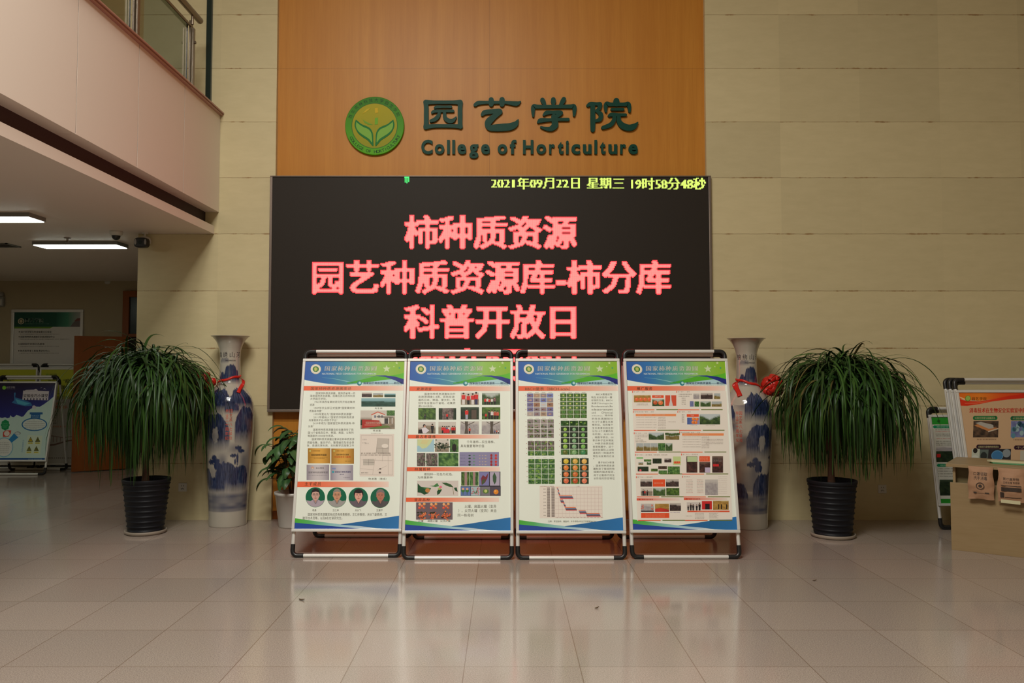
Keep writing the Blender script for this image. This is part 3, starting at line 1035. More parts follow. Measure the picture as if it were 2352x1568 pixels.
    cv.rect(664, 936, 734, 1032, (178, 168, 190), 3)
    cv.poly([(604, 1026), (600, 980), (614, 958), (632, 972), (652, 944), (646, 980), (628, 1012)], (122, 46, 62), 4)
    cv.poly([(606, 1028), (606, 998), (622, 986), (634, 992), (622, 1016)], (74, 88, 56), 5)
    cv.poly([(696, 938), (712, 972), (710, 1002), (698, 1026), (686, 1000), (684, 966)], (60, 90, 64), 4)
    cv.rect(453, 1036, 742, 1104, (40, 36, 50), 2)
    for i, bgc in enumerate(((96, 120, 176), (170, 190, 196), (124, 120, 128), (84, 76, 92))):
        cv.rect(455 + i * 72, 1040, 523 + i * 72, 1102, bgc, 3)
    for x in (470, 500):
        cv.ell(x, 1068, 13, 12, (60, 120, 60), 4, 12)
        cv.ell(x, 1056, 9, 8, (226, 168, 140), 5, 12)
        cv.rect(x - 2, 1078, x + 2, 1096, (50, 90, 50), 4)
    for i in range(14):
        x, y = rng.uniform(532, 590), rng.uniform(1046, 1098)
        cv.line(560, 1086, x, y, 2, (90, 110, 70), 4)
        cv.ell(x, y, 5, 5, (208, 130, 140), 5, 8)
    cv.ell(634, 1072, 22, 16, (92, 126, 60), 4, 14)
    cv.ell(634, 1070, 11, 11, (196, 204, 120), 5, 14)
    cv.fruit(708, 1076, 17, (232, 140, 40), 4)
    bar(cv, 52, 730, 1116, 1145)
    cv.text('变异品种', 118, 1120, 228, 1141, (84, 66, 40), 4, 0.01, 1.25, 0.1)
    cv.rect(131, 1148, 395, 1267, (112, 94, 102), 2)
    for gx in (172, 256, 346):
        for dx, dy, c in ((-14, -46, (236, 172, 120)), (18, -48, (232, 160, 96)), (2, -34, (226, 104, 56)), (-16, -22, (224, 74, 54)), (16, -22, (196, 90, 60))):
            cv.fruit(gx + dx, 1208 + dy, 9.5, c, 3)
        for i in range(10):
            cv.ell(gx + rng.uniform(-34, 34), 1238 + rng.uniform(-22, 22), 11, 6, rng.choice([(64, 58, 42), (84, 76, 50), (48, 50, 40)]), 3, 8)
        for i in range(24):
            cv.fruit(gx + rng.gauss(0, 15), 1240 + rng.gauss(0, 11), 5.2, rng.choice([(232, 98, 54), (236, 128, 70), (216, 76, 48)]), 4)
    for s, x0, x1 in (('火罐', 146, 184), ('扁圆火罐', 214, 286), ('尖顶火罐', 306, 378)):
        cv.text(s, x0, 1269, x1, 1284, INK, 3, 0.006)
    for s, x0, y, x1 in (('火罐、扁圆火罐（变异', 482, 1165, 710), ('），尖顶火罐（变异）来自', 436, 1195, 710), ('同一株母树', 432, 1226, 546)):
        cv.text(s, x0, y, x1, y + 22, INK, 3, 0.006, 1.1)


def paint3(cv):
    cv.full(PAPER)
    header(cv, B1)
    bar(cv, 66, 792, 315, 350)
    cv.text('BBCH量表（BBCH-scale）', 118, 322, 444, 348, (96, 74, 44), 4, 0.006)
    r = random.Random(11)

    def grid(x0, y0, x1, y1, nc, nr, fn):
        cw, ch = (x1 - x0) / nc, (y1 - y0) / nr
        for k in range(nc):
            cv.dashes(x0 + k * cw + cw * .25, x0 + k * cw + cw * .8, y0 - 8, 4, (150, 140, 130), 3)
        for j in range(nr):
            cv.rect(x0 - 10, y0 + (j + .45) * ch, x0 - 6, y0 + (j + .6) * ch, (170, 110, 100), 3)
            for i in range(nc):
                fn(x0 + i * cw + 1.5, y0 + j * ch + 1.5, x0 + (i + 1) * cw - 1.5, y0 + (j + 1) * ch - 1.5, i, j)

    def twig(x0, y0, x1, y1, i, j):
        bg = r.choice([(150, 136, 146), (176, 150, 130), (160, 120, 96), (122, 116, 160), (148, 140, 146), (178, 166, 162)])
        if (i, j) in ((3, 0), (2, 1)):
            bg = (124, 132, 186)
        if (i, j) == (2, 2):
            bg = (196, 200, 208)
        cv.rect(x0, y0, x1, y1, bg, 2)
        cy = (y0 + y1) / 2
        c = r.choice([(70, 50, 48), (196, 150, 120), (214, 190, 170), (110, 60, 54)])
        cv.poly([(x0 + 6, cy + r.uniform(-2, 5)), ((x0 + x1) / 2, cy - 5), (x1 - 8, cy - 1), ((x0 + x1) / 2, cy + 5)], c, 3)
        cv.ell((x0 + x1) / 2 + r.uniform(-8, 8), cy, 7, 4, lerp(c, (230, 200, 180), .4), 4, 10)

    def shoot(x0, y0, x1, y1, i, j):
        cv.rect(x0, y0, x1, y1, r.choice([(150, 140, 140), (164, 150, 148), (140, 128, 128)]), 2)
        for k in range(2 + j * 2):
            cx, cy = r.uniform(x0 + 8, x1 - 8), r.uniform(y0 + 7, y1 - 6)
            cv.ell(cx, cy, r.uniform(5, 9), r.uniform(3, 6), r.choice([(86, 118, 60), (110, 140, 74), (64, 84, 54), (116, 106, 80)]), 3, 9)

    def leafp(x0, y0, x1, y1, i, j):
        cv.photo(x0, y0, x1, y1, 'leafy', r.randint(0, 999), nx=8, ny=6)
        for k in range(3):
            cv.ell(r.uniform(x0 + 8, x1 - 8), r.uniform(y0 + 6, y1 - 6), 7, 5, r.choice([(130, 170, 70), (60, 110, 60), (150, 190, 110), (30, 84, 40)]), 3, 9)

    def young(x0, y0, x1, y1, i, j):
        cv.photo(x0, y0, x1, y1, 'leafy' if j > 1 else 'bark', r.randint(0, 999), nx=8, ny=6)
        for k in range(4):
            cv.ell(r.uniform(x0 + 8, x1 - 8), r.uniform(y0 + 6, y1 - 6), 6, 6, r.choice([(120, 150, 80), (90, 130, 80), (150, 180, 90)]), 3, 9)

    def flower(x0, y0, x1, y1, i, j):
        cv.photo(x0, y0, x1, y1, 'grove', r.randint(0, 999), nx=8, ny=6)
        cx, cy = (x0 + x1) / 2, (y0 + y1) / 2
        for a in range(4):
            cv.ell(cx + 8 * math.cos(a * PI / 2 + .6), cy + 6 * math.sin(a * PI / 2 + .6), 7, 5, (96, 142, 70), 3, 9)
        cv.ell(cx, cy, 6, 6, (206, 204, 120) if j < 4 else (70, 120, 60), 4, 10)

    def green(x0, y0, x1, y1, i, j):
        cv.photo(x0, y0, x1, y1, 'dark' if j < 5 else 'leafy', r.randint(0, 999), nx=8, ny=6)
        if j == 0:
            return leafp(x0, y0, x1, y1, i, j)
        cv.fruit((x0 + x1) / 2, (y0 + y1) / 2 + 2, min(11 + j * 1.1, 17), [(150, 196, 80), (130, 176, 130), (120, 184, 90)][i] if j < 5 else [(96, 104, 40), (130, 176, 120), (64, 140, 90)][i], 3)

    def ripe(x0, y0, x1, y1, i, j):
        cv.photo(x0, y0, x1, y1, ['dark', 'grove', 'dark'][i], r.randint(0, 999), nx=8, ny=6)
        c = [[(222, 190, 60), (226, 180, 84), (236, 186, 96)], [(228, 130, 60), (232, 146, 76), (222, 134, 66)], [(230, 122, 70), (212, 110, 56), (232, 128, 96)], [(226, 112, 76), (196, 84, 46), (234, 130, 100)]][j][i]
        cv.fruit((x0 + x1) / 2, (y0 + y1) / 2, 18, c, 3)

    grid(130, 368, 323, 538, 4, 5, twig)
    grid(131, 558, 326, 696, 4, 4, shoot)
    grid(134, 716, 328, 822, 4, 3, young)
    grid(136, 843, 331, 1022, 4, 5, leafp)
    grid(371, 368, 566, 552, 4, 6, flower)
    grid(374, 568, 570, 816, 3, 6, green)
    grid(379, 838, 578, 1022, 3, 4, ripe)
    rows = ['\u3000\u3000BBCH是描述作', '物生长状态的一套', '标准的方法，BBCH', '来源于Biologische', 'Bundesanstalt,Bu', 'ndessortenamt', 'and\u3000\u3000CHemical', 'industry，将作物',
            '的生长周期划分', '为10个主要生长发', '育阶段，在将每个', '生长发育阶段在划', '分为10个次要的生', '长阶段，从00-99', '，两数字表示，00', '表示种子还未萌发',
            '，99表示收获后或', '者是储藏中，这个', '目前在国际上比较', '通用的一种描述作', '物生长发育的方法', '。', '\u3000\u3000基于BBCH标准', '，国家柿种质资源', '圃制定了栽培柿物', '候期的描述规范，', '用于记载柿不同生', '长阶段的形态特征']
    for i, s in enumerate(rows):
        y = 368 + i * 22.45
        x0 = 597 + i * 0.6
        lead = 36 if s.startswith('\u3000\u3000') else 0
        s2 = s.strip('\u3000')
        x1 = x0 + 152 if len(s2) > 3 else x0 + 8
        cv.text(s2, x0 + lead, y, x1, y + 15 if len(s2) > 3 else y + 6, INK, 3, 0.006, 1.15)
    # bar chart
    cv.rect(218, 1034, 676, 1258, (236, 226, 216), 1)
    cv.dashes(224, 330, 1034, 7, (176, 140, 130), 3)
    cv.dashes(490, 514, 1034, 7, (176, 140, 130), 3)
    for i in range(14):
        cv.line(330 + i * 26.4, 1044, 330 + i * 26.4, 1250, 1.2, (204, 176, 170), 2)
        cv.dashes(338 + i * 25, 356 + i * 25, 1251, 5, (170, 130, 124), 3)
    for i in range(9):
        cv.line(330, 1044 + i * 25.7, 674, 1044 + i * 25.7, 1.2, (204, 176, 170), 2)
    for i in range(27):
        y = 1046 + i * 7.6
        if i % 3 == 1:
            cv.dashes(246, 268, y, 6, (130, 116, 110), 3)
        cv.rect(272, y, 294, y + 5, (120, 106, 100), 3)
        cv.rect(304, y, 327, y + 5, (120, 106, 100), 3)
    for y, x0, x1 in ((1046, 346, 354), (1073, 352, 362), (1100, 362, 458), (1128, 368, 392), (1155, 392, 404), (1181, 404, 484), (1203, 504, 556), (1222, 556, 656)):
        for k, c in enumerate(((232, 130, 92), (110, 130, 170), (80, 74, 92), (206, 74, 84))):
            d = (k - 1) * 3
            cv.rect(x0 + d, y + k * 6.3, x1 + d, y + k * 6.3 + 5.6, c, 4)
    cv.text('注释：罗田甜柿、磨盘柿、牛牛柿和6年生正宝富有BBCH', 278, 1273, 624, 1286, (84, 90, 76), 3, 0.004)


def paint4(cv):
    cv.full(PAPER)
    header(cv, B1)
    O = (232, 84, 44)
    bar(cv, 60, 760, 316, 350)
    cv.text('推广服务', 128, 322, 238, 347, (70, 60, 40), 4, 0.012, 1.2, 0.1)
    # white slide sheet over the print
    cv.poly([(92, 352), (768, 352), (806, 1266), (126, 1276)], (234, 228, 218), 1)
    cv.poly([(92, 352), (768, 352), (806, 1266), (126, 1276)], (236, 228, 218), 4)

    def rule(xl, xr, y):
        w = (xr - xl)
        for k in range(2):
            a = xl + w * k / 2
            n = 6
            cv.strip([(a + w * .24 * i / n, y, y + 6, lerp((228, 90, 60), (238, 130, 80), i / n)) for i in range(n + 1)], 5)
            cv.rect(a + w * .26, y - 1, a + w * .5, y + 5, (112, 124, 56), 5)

    def cap(x, y, x1, s=None):
        cv.rect(x, y, x + 5, y + 13, O, 5)
        if s:
            cv.text(s, x + 10, y + 2, x1, y + 11, (140, 120, 104), 5, 0.004, 1.2)
        else:
            cv.dashes(x + 10, x1, y + 2, 9, (160, 140, 124), 5)

    rows_y = (488, 638, 794, 949, 1108, 1270)
    for i, y in enumerate(rows_y):
        rule(100 + 6 * i, 741 + 12.5 * i, y)
    cap(95, 352, 184, '推广品种——甜柿')
    cap(410, 352, 506, '推广技术——甜柿')
    L = 5
    cv.photo(107, 384, 228, 436, 'gold', 61, L)
    for k in range(4):
        cv.fruit(127 + k * 30, 414, 13, (234, 104, 60), L + 1)
    cv.dashes(130, 210, 446, 5, (150, 130, 120), L)
    cv.dashes(126, 214, 454, 5, (150, 130, 120), L)
    cv.rect(237, 384, 320, 404, O, L)
    cv.text('甜柿新品种', 256, 388, 302, 398, (240, 220, 200), L + 1, 0.01)
    cv.photo(238, 410, 324, 464, 'forest', 62, L)
    cv.fruit(260, 438, 15, (196, 84, 44), L + 1)
    cv.fruit(298, 440, 16, (232, 122, 70), L + 1)
    cv.rect(331, 384, 410, 462, (214, 84, 58), L)
    cv.poly([(366, 384), (374, 384), (376, 420), (386, 462), (356, 462), (366, 420)], (214, 206, 204), L + 1)
    for k in range(6):
        cv.dashes(428 + (k > 1) * 20, [524, 512, 484, 484, 484, 484][k], 374 + k * 14.5, 7, (130, 116, 104), L, k)
    for g in ((532, 372, 576, 412, 'mist'), (584, 366, 670, 412, 'crowd'), (680, 370, 724, 412, 'field'), (507, 428, 534, 468, 'blue'), (540, 430, 574, 468, 'leafy'), (582, 428, 656, 468, 'forest'), (662, 430, 734, 468, 'field')):
        cv.photo(*g, int(g[0]), L)
    cap(100, 500, 248, '国内新品种推广案例——甜柿')
    cap(418, 500, 512, '推广品种——涩柿')

    def table(x0, y0, x1, cols):
        cv.rect(x0, y0, x1, y0 + 17, (240, 146, 92), L)
        for c in cols:
            cv.dashes(c, c + 40, y0 + 5, 6, (224, 196, 168), L + 1)
        for j in range(5):
            for i, c in enumerate(cols):
                for q in range(1 + (i == 3)):
                    cv.dashes(c - 12, c + (22 if i == 2 else 52) - 8, y0 + 23 + j * 18 + q * 7, 5, (168, 152, 142), L, j)
    table(119, 521, 408, (136, 196, 258, 292))
    cv.dashes(350, 410, 577, 5, (150, 120, 116), L)
    for k in range(7):
        cv.dashes(448, 470, 524 + k * 9, 6, (130, 116, 106), L, k)
    cv.rect(484, 523, 570, 543, O, L)
    cv.text('牛心柿', 512, 527, 534, 538, (240, 220, 200), L + 1, 0.01)
    n = 8
    cv.strip([(487 + (574 - 487) * i / n, 548, 598, lerp((70, 96, 160), (150, 150, 190), i / n)) for i in range(n + 1)], L)
    for a in ((532, 558, 12), (556, 560, 12), (530, 582, 12), (548, 584, 12)):
        cv.fruit(*a, (236, 126, 52), L + 1)
    cv.photo(576, 522, 722, 598, 'orchard', 70, L, 22, 14)
    cv.dashes(510, 560, 602, 4, (150, 130, 120), L)
    cv.dashes(620, 690, 602, 4, (150, 130, 120), L)
    cap(105, 655, 200, '推广技术——涩柿')
    cap(430, 650, 578, '国内新品种推广案例——涩柿')
    for k in range(5):
        cv.dashes(118, [206, 206, 160, 176, 200][k], 672 + k * 12, 7, (130, 116, 104), L, k)
    cv.photo(211, 656, 321, 708, 'orchard', 71, L)
    cv.photo(331, 658, 430, 708, 'field', 72, L)
    for k in range(12):
        cv.ell(334 + k * 8.5, 670 + abs(6 - k) * -1 + rng.uniform(0, 5), 7, 9, rng.choice([(70, 96, 50), (90, 110, 60)]), L + 1, 8)
    for k, kd in enumerate(('field', 'field', 'field', 'leafy', 'forest')):
        cv.photo(122 + k * 52, 733, 172 + k * 52, 788, kd, 73 + k, L)
    table(450, 662, 748, (466, 522, 574, 602))
    for k in range(4):
        cv.dashes(632 - k * 4, 748, 704 + k * 10, 5, (150, 130, 124), L, k)
    cap(112, 810, 344, '推广方式——技术服务、专家咨询、现场指导')
    cap(443, 807, 562, '推广方式——技术培训')
    cv.rect(122, 832, 170, 844, (140, 196, 130), L)
    for g in ((136, 868, 170, 886, 'field'), (176, 848, 228, 864, 'leafy'), (196, 866, 228, 886, 'forest'), (238, 842, 302, 878, 'dark'), (322, 840, 372, 870, 'crowd'), (131, 899, 208, 934, 'dark'), (226, 914, 274, 934, 'grove'),
              (278, 896, 340, 918, 'lab'), (280, 926, 342, 950, 'leafy'), (346, 898, 432, 950, 'leafy')):
        cv.photo(*g, int(g[0] + g[1]), L)
    cv.rect(384, 828, 440, 888, (196, 214, 150), L)
    for k in range(3):
        cv.fruit(398 + k * 14, 870, 9, (232, 90, 50), L + 1)
    cv.fruit(150, 926, 8, (228, 84, 110), L + 1)
    for k in range(3):
        x0 = 480 + k * 92
        cv.photo(x0, 826 if k != 1 else 866, x0 + 78, 942, 'hallin', 90 + k, L, 10, 18)
    cv.rect(486, 828, 556, 866, (190, 208, 160), L + 1)
    cv.rect(572, 826, 648, 864, O, L)
    for k in range(3):
        cv.dashes(578, 642, 832 + k * 9, 6, (240, 170, 140), L + 1)
    cv.rect(670, 882, 712, 898, (206, 44, 48), L + 1)
    cv.rect(612, 906, 650, 940, (196, 180, 206), L + 1)
    for k in range(4):
        cv.dashes(668, 736, 836 + k * 9, 5, (150, 140, 136), L + 1)
    cap(118, 967, 236, '推广形式——现场指导')
    cap(450, 964, 504, '获奖情况')
    cv.rect(238, 989, 326, 1040, O, L)
    cv.dashes(250, 314, 1012, 7, (244, 190, 160), L + 1)
    for g in ((149, 988, 234, 1040, 'crowd'), (332, 988, 424, 1040, 'crowd'), (152, 1048, 236, 1104, 'street'), (240, 1048, 328, 1104, 'forest'), (334, 1050, 428, 1102, 'grove')):
        cv.photo(*g, int(g[0] + g[1]), L)
    cv.people(152, 1048, 236, 1104, [(.2, .75, (40, 40, 50), (30, 30, 34)), (.34, .7, (190, 50, 50), (40, 40, 44)), (.55, .68, (60, 40, 44), (30, 30, 34))], L + 1)
    for k in range(9):
        for q in range(2):
            cv.dashes(478 + q * 76, 528 + q * 76, 990 + k * 11, 6, (206, 150, 140) if k % 4 in (0, 2) else (176, 158, 148), L, k)
    cv.photo(612, 990, 704, 1098, 'mist', 95, L, 16, 16)
    for k in range(10):
        cv.dashes(708, 770, 968 + k * 13, 5, (208, 192, 184), L, k)
    for x0, x1, y in ((122, 430, 1120), (460, 770, 1117)):
        nn = 8
        cv.strip([(x0 + (x1 - x0) * i / nn, y, y + 16, lerp((228, 84, 60), (230, 216, 208), (i / nn) ** .7)) for i in range(nn + 1)], L)
        cv.text('推广服务与社会影响', x0 + 16, y + 4, x0 + 116, y + 13, (120, 44, 40), L + 1, 0.01, 1.3)
    cv.photo(152, 1158, 244, 1214, 'mist', 101, L)
    for x in (160, 232):
        for k in range(8):
            cv.ell(x + rng.uniform(-6, 8), 1164 + rng.uniform(0, 34), 4, 4, (226, 110, 84), L + 1, 7)
    cv.rect(152, 1206, 244, 1214, (60, 52, 60), L + 1)
    cv.photo(252, 1158, 352, 1214, 'gold', 102, L)
    cv.strip([(252, 1196, 1214, (196, 52, 44)), (290, 1186, 1214, (206, 60, 48)), (352, 1200, 1214, (170, 40, 40))], L + 1)
    cv.photo(358, 1154, 438, 1208, 'crowd', 103, L)
    cv.rect(152, 1222, 354, 1256, O, L)
    for k in range(3):
        cv.dashes(184, 324, 1228 + k * 9, 5, (240, 150, 116), L + 1, k)
    cv.dashes(362, 438, 1214, 7, (150, 140, 170), L)
    cv.rect(480, 1148, 582, 1202, (206, 196, 190), L)
    cv.people(480, 1148, 582, 1206, [(.1, .6, (40, 36, 40), (30, 28, 30)), (.28, .8, (44, 40, 40), (30, 28, 30)), (.45, .75, (40, 36, 40), (30, 28, 30)), (.7, .7, (40, 36, 40), (30, 28, 30)), (.9, .9, (36, 32, 34), (30, 28, 30))], L + 1)
    cv.rect(588, 1140, 660, 1198, (206, 44, 44), L)
    cv.rect(612, 1158, 644, 1198, (40, 28, 32), L + 1)
    cv.photo(668, 1138, 780, 1200, 'gold', 104, L)
    for x in (704, 724, 762):
        cv.rect(x, 1162, x + 8, 1196, (44, 34, 28), L + 1)
    cv.rect(484, 1206, 786, 1216, (226, 92, 60), L)
    cv.dashes(556, 720, 1208, 6, (242, 170, 140), L + 1)
    cv.dashes(472, 522, 1240, 6, (176, 160, 150), L)
    for k in range(5):
        cv.dashes(538, 606, 1222 + k * 9, 5, (160, 146, 136), L, k)
        cv.dashes(640, 712 - (k % 2) * 12, 1222 + k * 8, 5, (160, 146, 136), L, k)


# ------------------------------------------------------------------ A-frame poster boards
def rounded_corner(p_in, corner, p_out, rad, n=7):
    """arc from the in-arm to the out-arm around a corner (plus a short straight run each side)"""
    c, a, b_ = Vector(corner), Vector(p_in), Vector(p_out)
    da, db = (a - c).normalized(), (b_ - c).normalized()
    out = [c + da * (rad + 0.05)]
    o = c + (da + db) * rad
    for i in range(n + 1):
        t = PI / 2 * i / n
        out.append(o - db * rad * math.cos(t) - da * rad * math.sin(t))
    out.append(c + db * (rad + 0.05))
    return out


def a_board(px0, px1, pyb, paint, quad, label, H=1.71, lean=0.39, rear=0.80, z_lo=0.20, z_hi=1.625, W=None, group='A-frame poster boards',
            rotz=0.0, at=None, rear_in=0.0):
    """metal A-frame stand; px0..px1, pyb = its front feet in the picture. Local x across, y away from the viewer"""
    if at is None:
        a, b_ = on_z(px0, pyb), on_z(px1, pyb)
        W = b_.x - a.x
        at = ((a + b_) / 2)
    t = thing('poster_stand', label, 'poster stand', at, rotz, group)
    r = 0.0155
    hw = W / 2 - r
    def fp(x, s):                 # point on the front slope: s = 0 floor .. 1 top
        return Vector((x, lean * s, r + (H - 2 * r) * s))
    def rp(x, s):
        return Vector((x * (1 - rear_in), rear + (lean + 0.035 - rear) * s, r + (H - 0.03 - 2 * r) * s))
    for P in (fp, rp):
        cs = [P(-hw, 0), P(hw, 0), P(hw, 1), P(-hw, 1)]
        for i in range(4):
            MB().tube(rounded_corner(cs[i - 1], cs[i], cs[(i + 1) % 4], 0.042), r * 1.22, 10).build('corner_joint', M['blackp'], t)
        for i, nm in ((0, 'crossbar'), (1, 'leg'), (2, 'crossbar'), (3, 'leg')):
            a, b_ = cs[i], cs[(i + 1) % 4]
            d = (b_ - a).normalized()
            MB().tube([a + d * 0.085, b_ - d * 0.085], r, 12).build(nm, M['alu'], t)
    # poster frame on the front slope
    nrm = Vector((0, -(H - 2 * r), lean)).normalized()
    up = Vector((0, lean, H - 2 * r)).normalized()
    org = fp(0, (z_lo - r) / (H - 2 * r)) + nrm * r
    L = (z_hi - z_lo) / up.z
    FW = W - 0.004
    def place(x, v, layer):
        return org + Vector((x - FW / 2, 0, 0)) + up * (L - v) + nrm * (0.012 + layer * 0.00018)
    def fn(u, v, d):
        return org + Vector((u - FW / 2, 0, 0)) + up * v + nrm * d
    b = 0.024
    fm = MB()
    for (u0, v0, u1, v1) in ((0, 0, FW, b), (0, L - b, FW, L), (0, b, b, L - b), (FW - b, b, FW, L - b)):
        fm.prism([(u0, v0), (u1, v0), (u1, v1), (u0, v1)], fn, 0.022, 0.0)
    fm.prism([(b * .5, b * .5), (FW - b * .5, b * .5), (FW - b * .5, L - b * .5), (b * .5, L - b * .5)], fn, 0.0105, 0.003)
    fm.build('poster_frame', M['alu'], t, bevel=0.004)
    cv = Canvas(*quad, FW, L, place)
    paint(cv)
    cv.build('poster', t)
    return t


# ================================================================== THE SETTING
XL = wx(313)                       # left end of the screen wall
X_WL, X_WR = wx(628), wx(1627)     # wood panel between the stone
X_R, X_HL, Y_F = 7.6, -9.6, -4.5   # right wall, hall's far left wall, front wall behind the viewer
LIP_X, LIP_Z = wx(488), wz(537)
LIP_T = wz(519)
FAS_X, FAS_Z = wx(498), wz(487)
CAP_X, CAP_Z = wx(507), wz(259)

struct(MB().box(X_HL, X_R, Y_F, HALL + 0.2, -0.12, 0.0).build('floor', M['floor']))
w = MB()
w.box(XL, X_WL, WALL, WALL + 0.35, 0, LIP_Z + 0.08)
w.box(LIP_X - 3.2, X_WL, WALL, WALL + 0.35, LIP_Z + 0.08, CEIL_Z)
w.box(X_WR, X_R, WALL, WALL + 0.35, 0, CEIL_Z)
w.box(X_WL, X_WR, WALL + 0.12, WALL + 0.35, 0, CEIL_Z)
struct(w.build('wall_back', M['stone']))
struct(MB().box(X_R, X_R + 0.2, Y_F, WALL + 0.35, 0, CEIL_Z).build('wall_right', M['grey_wall']))
struct(MB().box(X_HL, X_R, Y_F - 0.2, Y_F, 0, CEIL_Z).build('wall_front', M['grey_wall']))
struct(MB().box(X_HL - 0.2, X_HL, Y_F, HALL + 0.2, 0, CEIL_Z).build('wall_left', M['grey_wall']))
struct(MB().box(X_HL, XL + 1.5, HALL, HALL + 0.2, 0, LIP_Z + 0.3).build('wall_hall', M['grey_wall']))
struct(MB().box(XL + 1.3, XL + 1.5, WALL + 0.35, HALL, 0, LIP_Z + 0.3).build('wall_hall_right', M['grey_wall']))
struct(MB().box(X_HL, X_R, Y_F, WALL + 0.35, CEIL_Z, CEIL_Z + 0.15).build('ceiling', M['paint']))
# hall ceiling / gallery slab
g = MB()
g.box(X_HL, LIP_X, Y_F, WALL, LIP_Z, LIP_T)
g.box(X_HL, XL, WALL, HALL, LIP_Z, LIP_T)
g.box(XL, XL + 1.5, WALL + 0.35, HALL, LIP_Z, LIP_T)
struct(g.build('ceiling_hall', M['fascia']))
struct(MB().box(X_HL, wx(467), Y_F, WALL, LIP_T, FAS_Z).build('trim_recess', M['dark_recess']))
# gallery front: panels of equal length with open joints
fm = MB()
pl = (WALL - (FAS_X * F / (162 - CX))) / 3.0
y1 = WALL
while y1 > Y_F:
    y0 = max(y1 - pl, Y_F)
    fm.box(FAS_X - 0.16, FAS_X, y0 + 0.0032, y1 - 0.0032, FAS_Z, CAP_Z - 0.035)
    y1 -= pl
struct(fm.build('wall_gallery', M['fascia']))
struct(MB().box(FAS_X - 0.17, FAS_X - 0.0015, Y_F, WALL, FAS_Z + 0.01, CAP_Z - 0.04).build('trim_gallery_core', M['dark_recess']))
struct(MB().box(X_HL, FAS_X - 0.17, Y_F, WALL, FAS_Z, CAP_Z - 0.05).build('floor_gallery', M['grey_wall']))
cp = MB()
cp.box(FAS_X - 0.34, CAP_X - 0.012, Y_F, WALL, CAP_Z - 0.034, CAP_Z - 0.017)
cp.box(FAS_X - 0.34, CAP_X, Y_F, WALL, CAP_Z - 0.017, CAP_Z)
struct(cp.build('trim_gallery_cap', M['granite_cap'], bevel=0.004))
# wood panel, its base and the black strip beside the railing
struct(MB().box(X_WL, X_WR, WALL + 0.06, WALL + 0.12, 0.07, CEIL_Z).build('wall_wood_panel', M['wood']))
struct(MB().box(X_WL, X_WR, WALL + 0.045, WALL + 0.12, 0, 0.085).build('baseboard_wood_panel', M['door'], bevel=0.004))
struct(MB().box(wx(465), wx(477), WALL - 0.035, WALL, CAP_Z, CEIL_Z).build('trim_black_strip', M['glass_edge']))

# ------------------------------------------------------------------ railing on the gallery
def railing():
    xr = FAS_X - 0.10
    t = thing('glass_railing', 'glass railing with stainless posts and tube handrail on the gallery edge', 'railing', (xr, 0, CAP_Z), 0)
    def L(px, py, X):                       # point on the plane x = X
        d = ray(px, py)
        k = X / d.x
        return Vector((X, d.y * k, CAM_H + d.z * k))
    ys = [L(437, 180, xr).y]
    ys.append(L(309, 70, xr).y)
    gap = ys[0] - ys[1]
    while ys[-1] - gap > Y_F + 0.3:
        ys.append(ys[-1] - gap)
    hz = L(455, 46, xr).z - CAP_Z
    for i, y in enumerate(ys):
        mb = MB()
        mb.box(-0.008, 0.008, y - 0.030, y + 0.030, 0, hz - 0.09)
        mb.box(0.020, 0.034, y - 0.022, y + 0.022, 0, hz - 0.16)
        mb.tube([(0.012, y, hz - 0.12), (0.012, y, hz - 0.02)], 0.012, 10)
        mb.tube([(0, y, 0.0), (0, y, 0.02)], 0.05, 14)
        p = mb.build('post', M['steel'], t)
        MB().tube([(0.034, y, hz - 0.30), (0.05, y, hz - 0.30)], 0.014, 10).build('glass_clamp', M['steel'], p)
    for a, b_ in zip(ys, ys[1:]):
        MB().box(-0.03, -0.018, b_ + 0.06, a - 0.05, 0.02, hz - 0.10).build('glass_panel', M['glass'], t)
        MB().box(-0.034, -0.014, a - 0.052, a - 0.044, 0.02, hz - 0.10).build('panel_edge', M['glass_edge'], t)
    MB().tube([(0.012, Y_F, hz), (0.012, ys[0] + 0.20, hz)], 0.032, 16).build('handrail', M['steel'], t)
    MB().tube([(0.0, Y_F, hz - 0.14), (0.0, ys[0] + 0.03, hz - 0.14)], 0.014, 10).build('lower_rail', M['steel'], t)
    return t


railing()


# ------------------------------------------------------------------ wood panel: emblem and lettering
SGN_Y = WALL + 0.06


def sgn(px, py, Y=SGN_Y):
    p = on_y(px, py, Y)
    return p.x, p.z


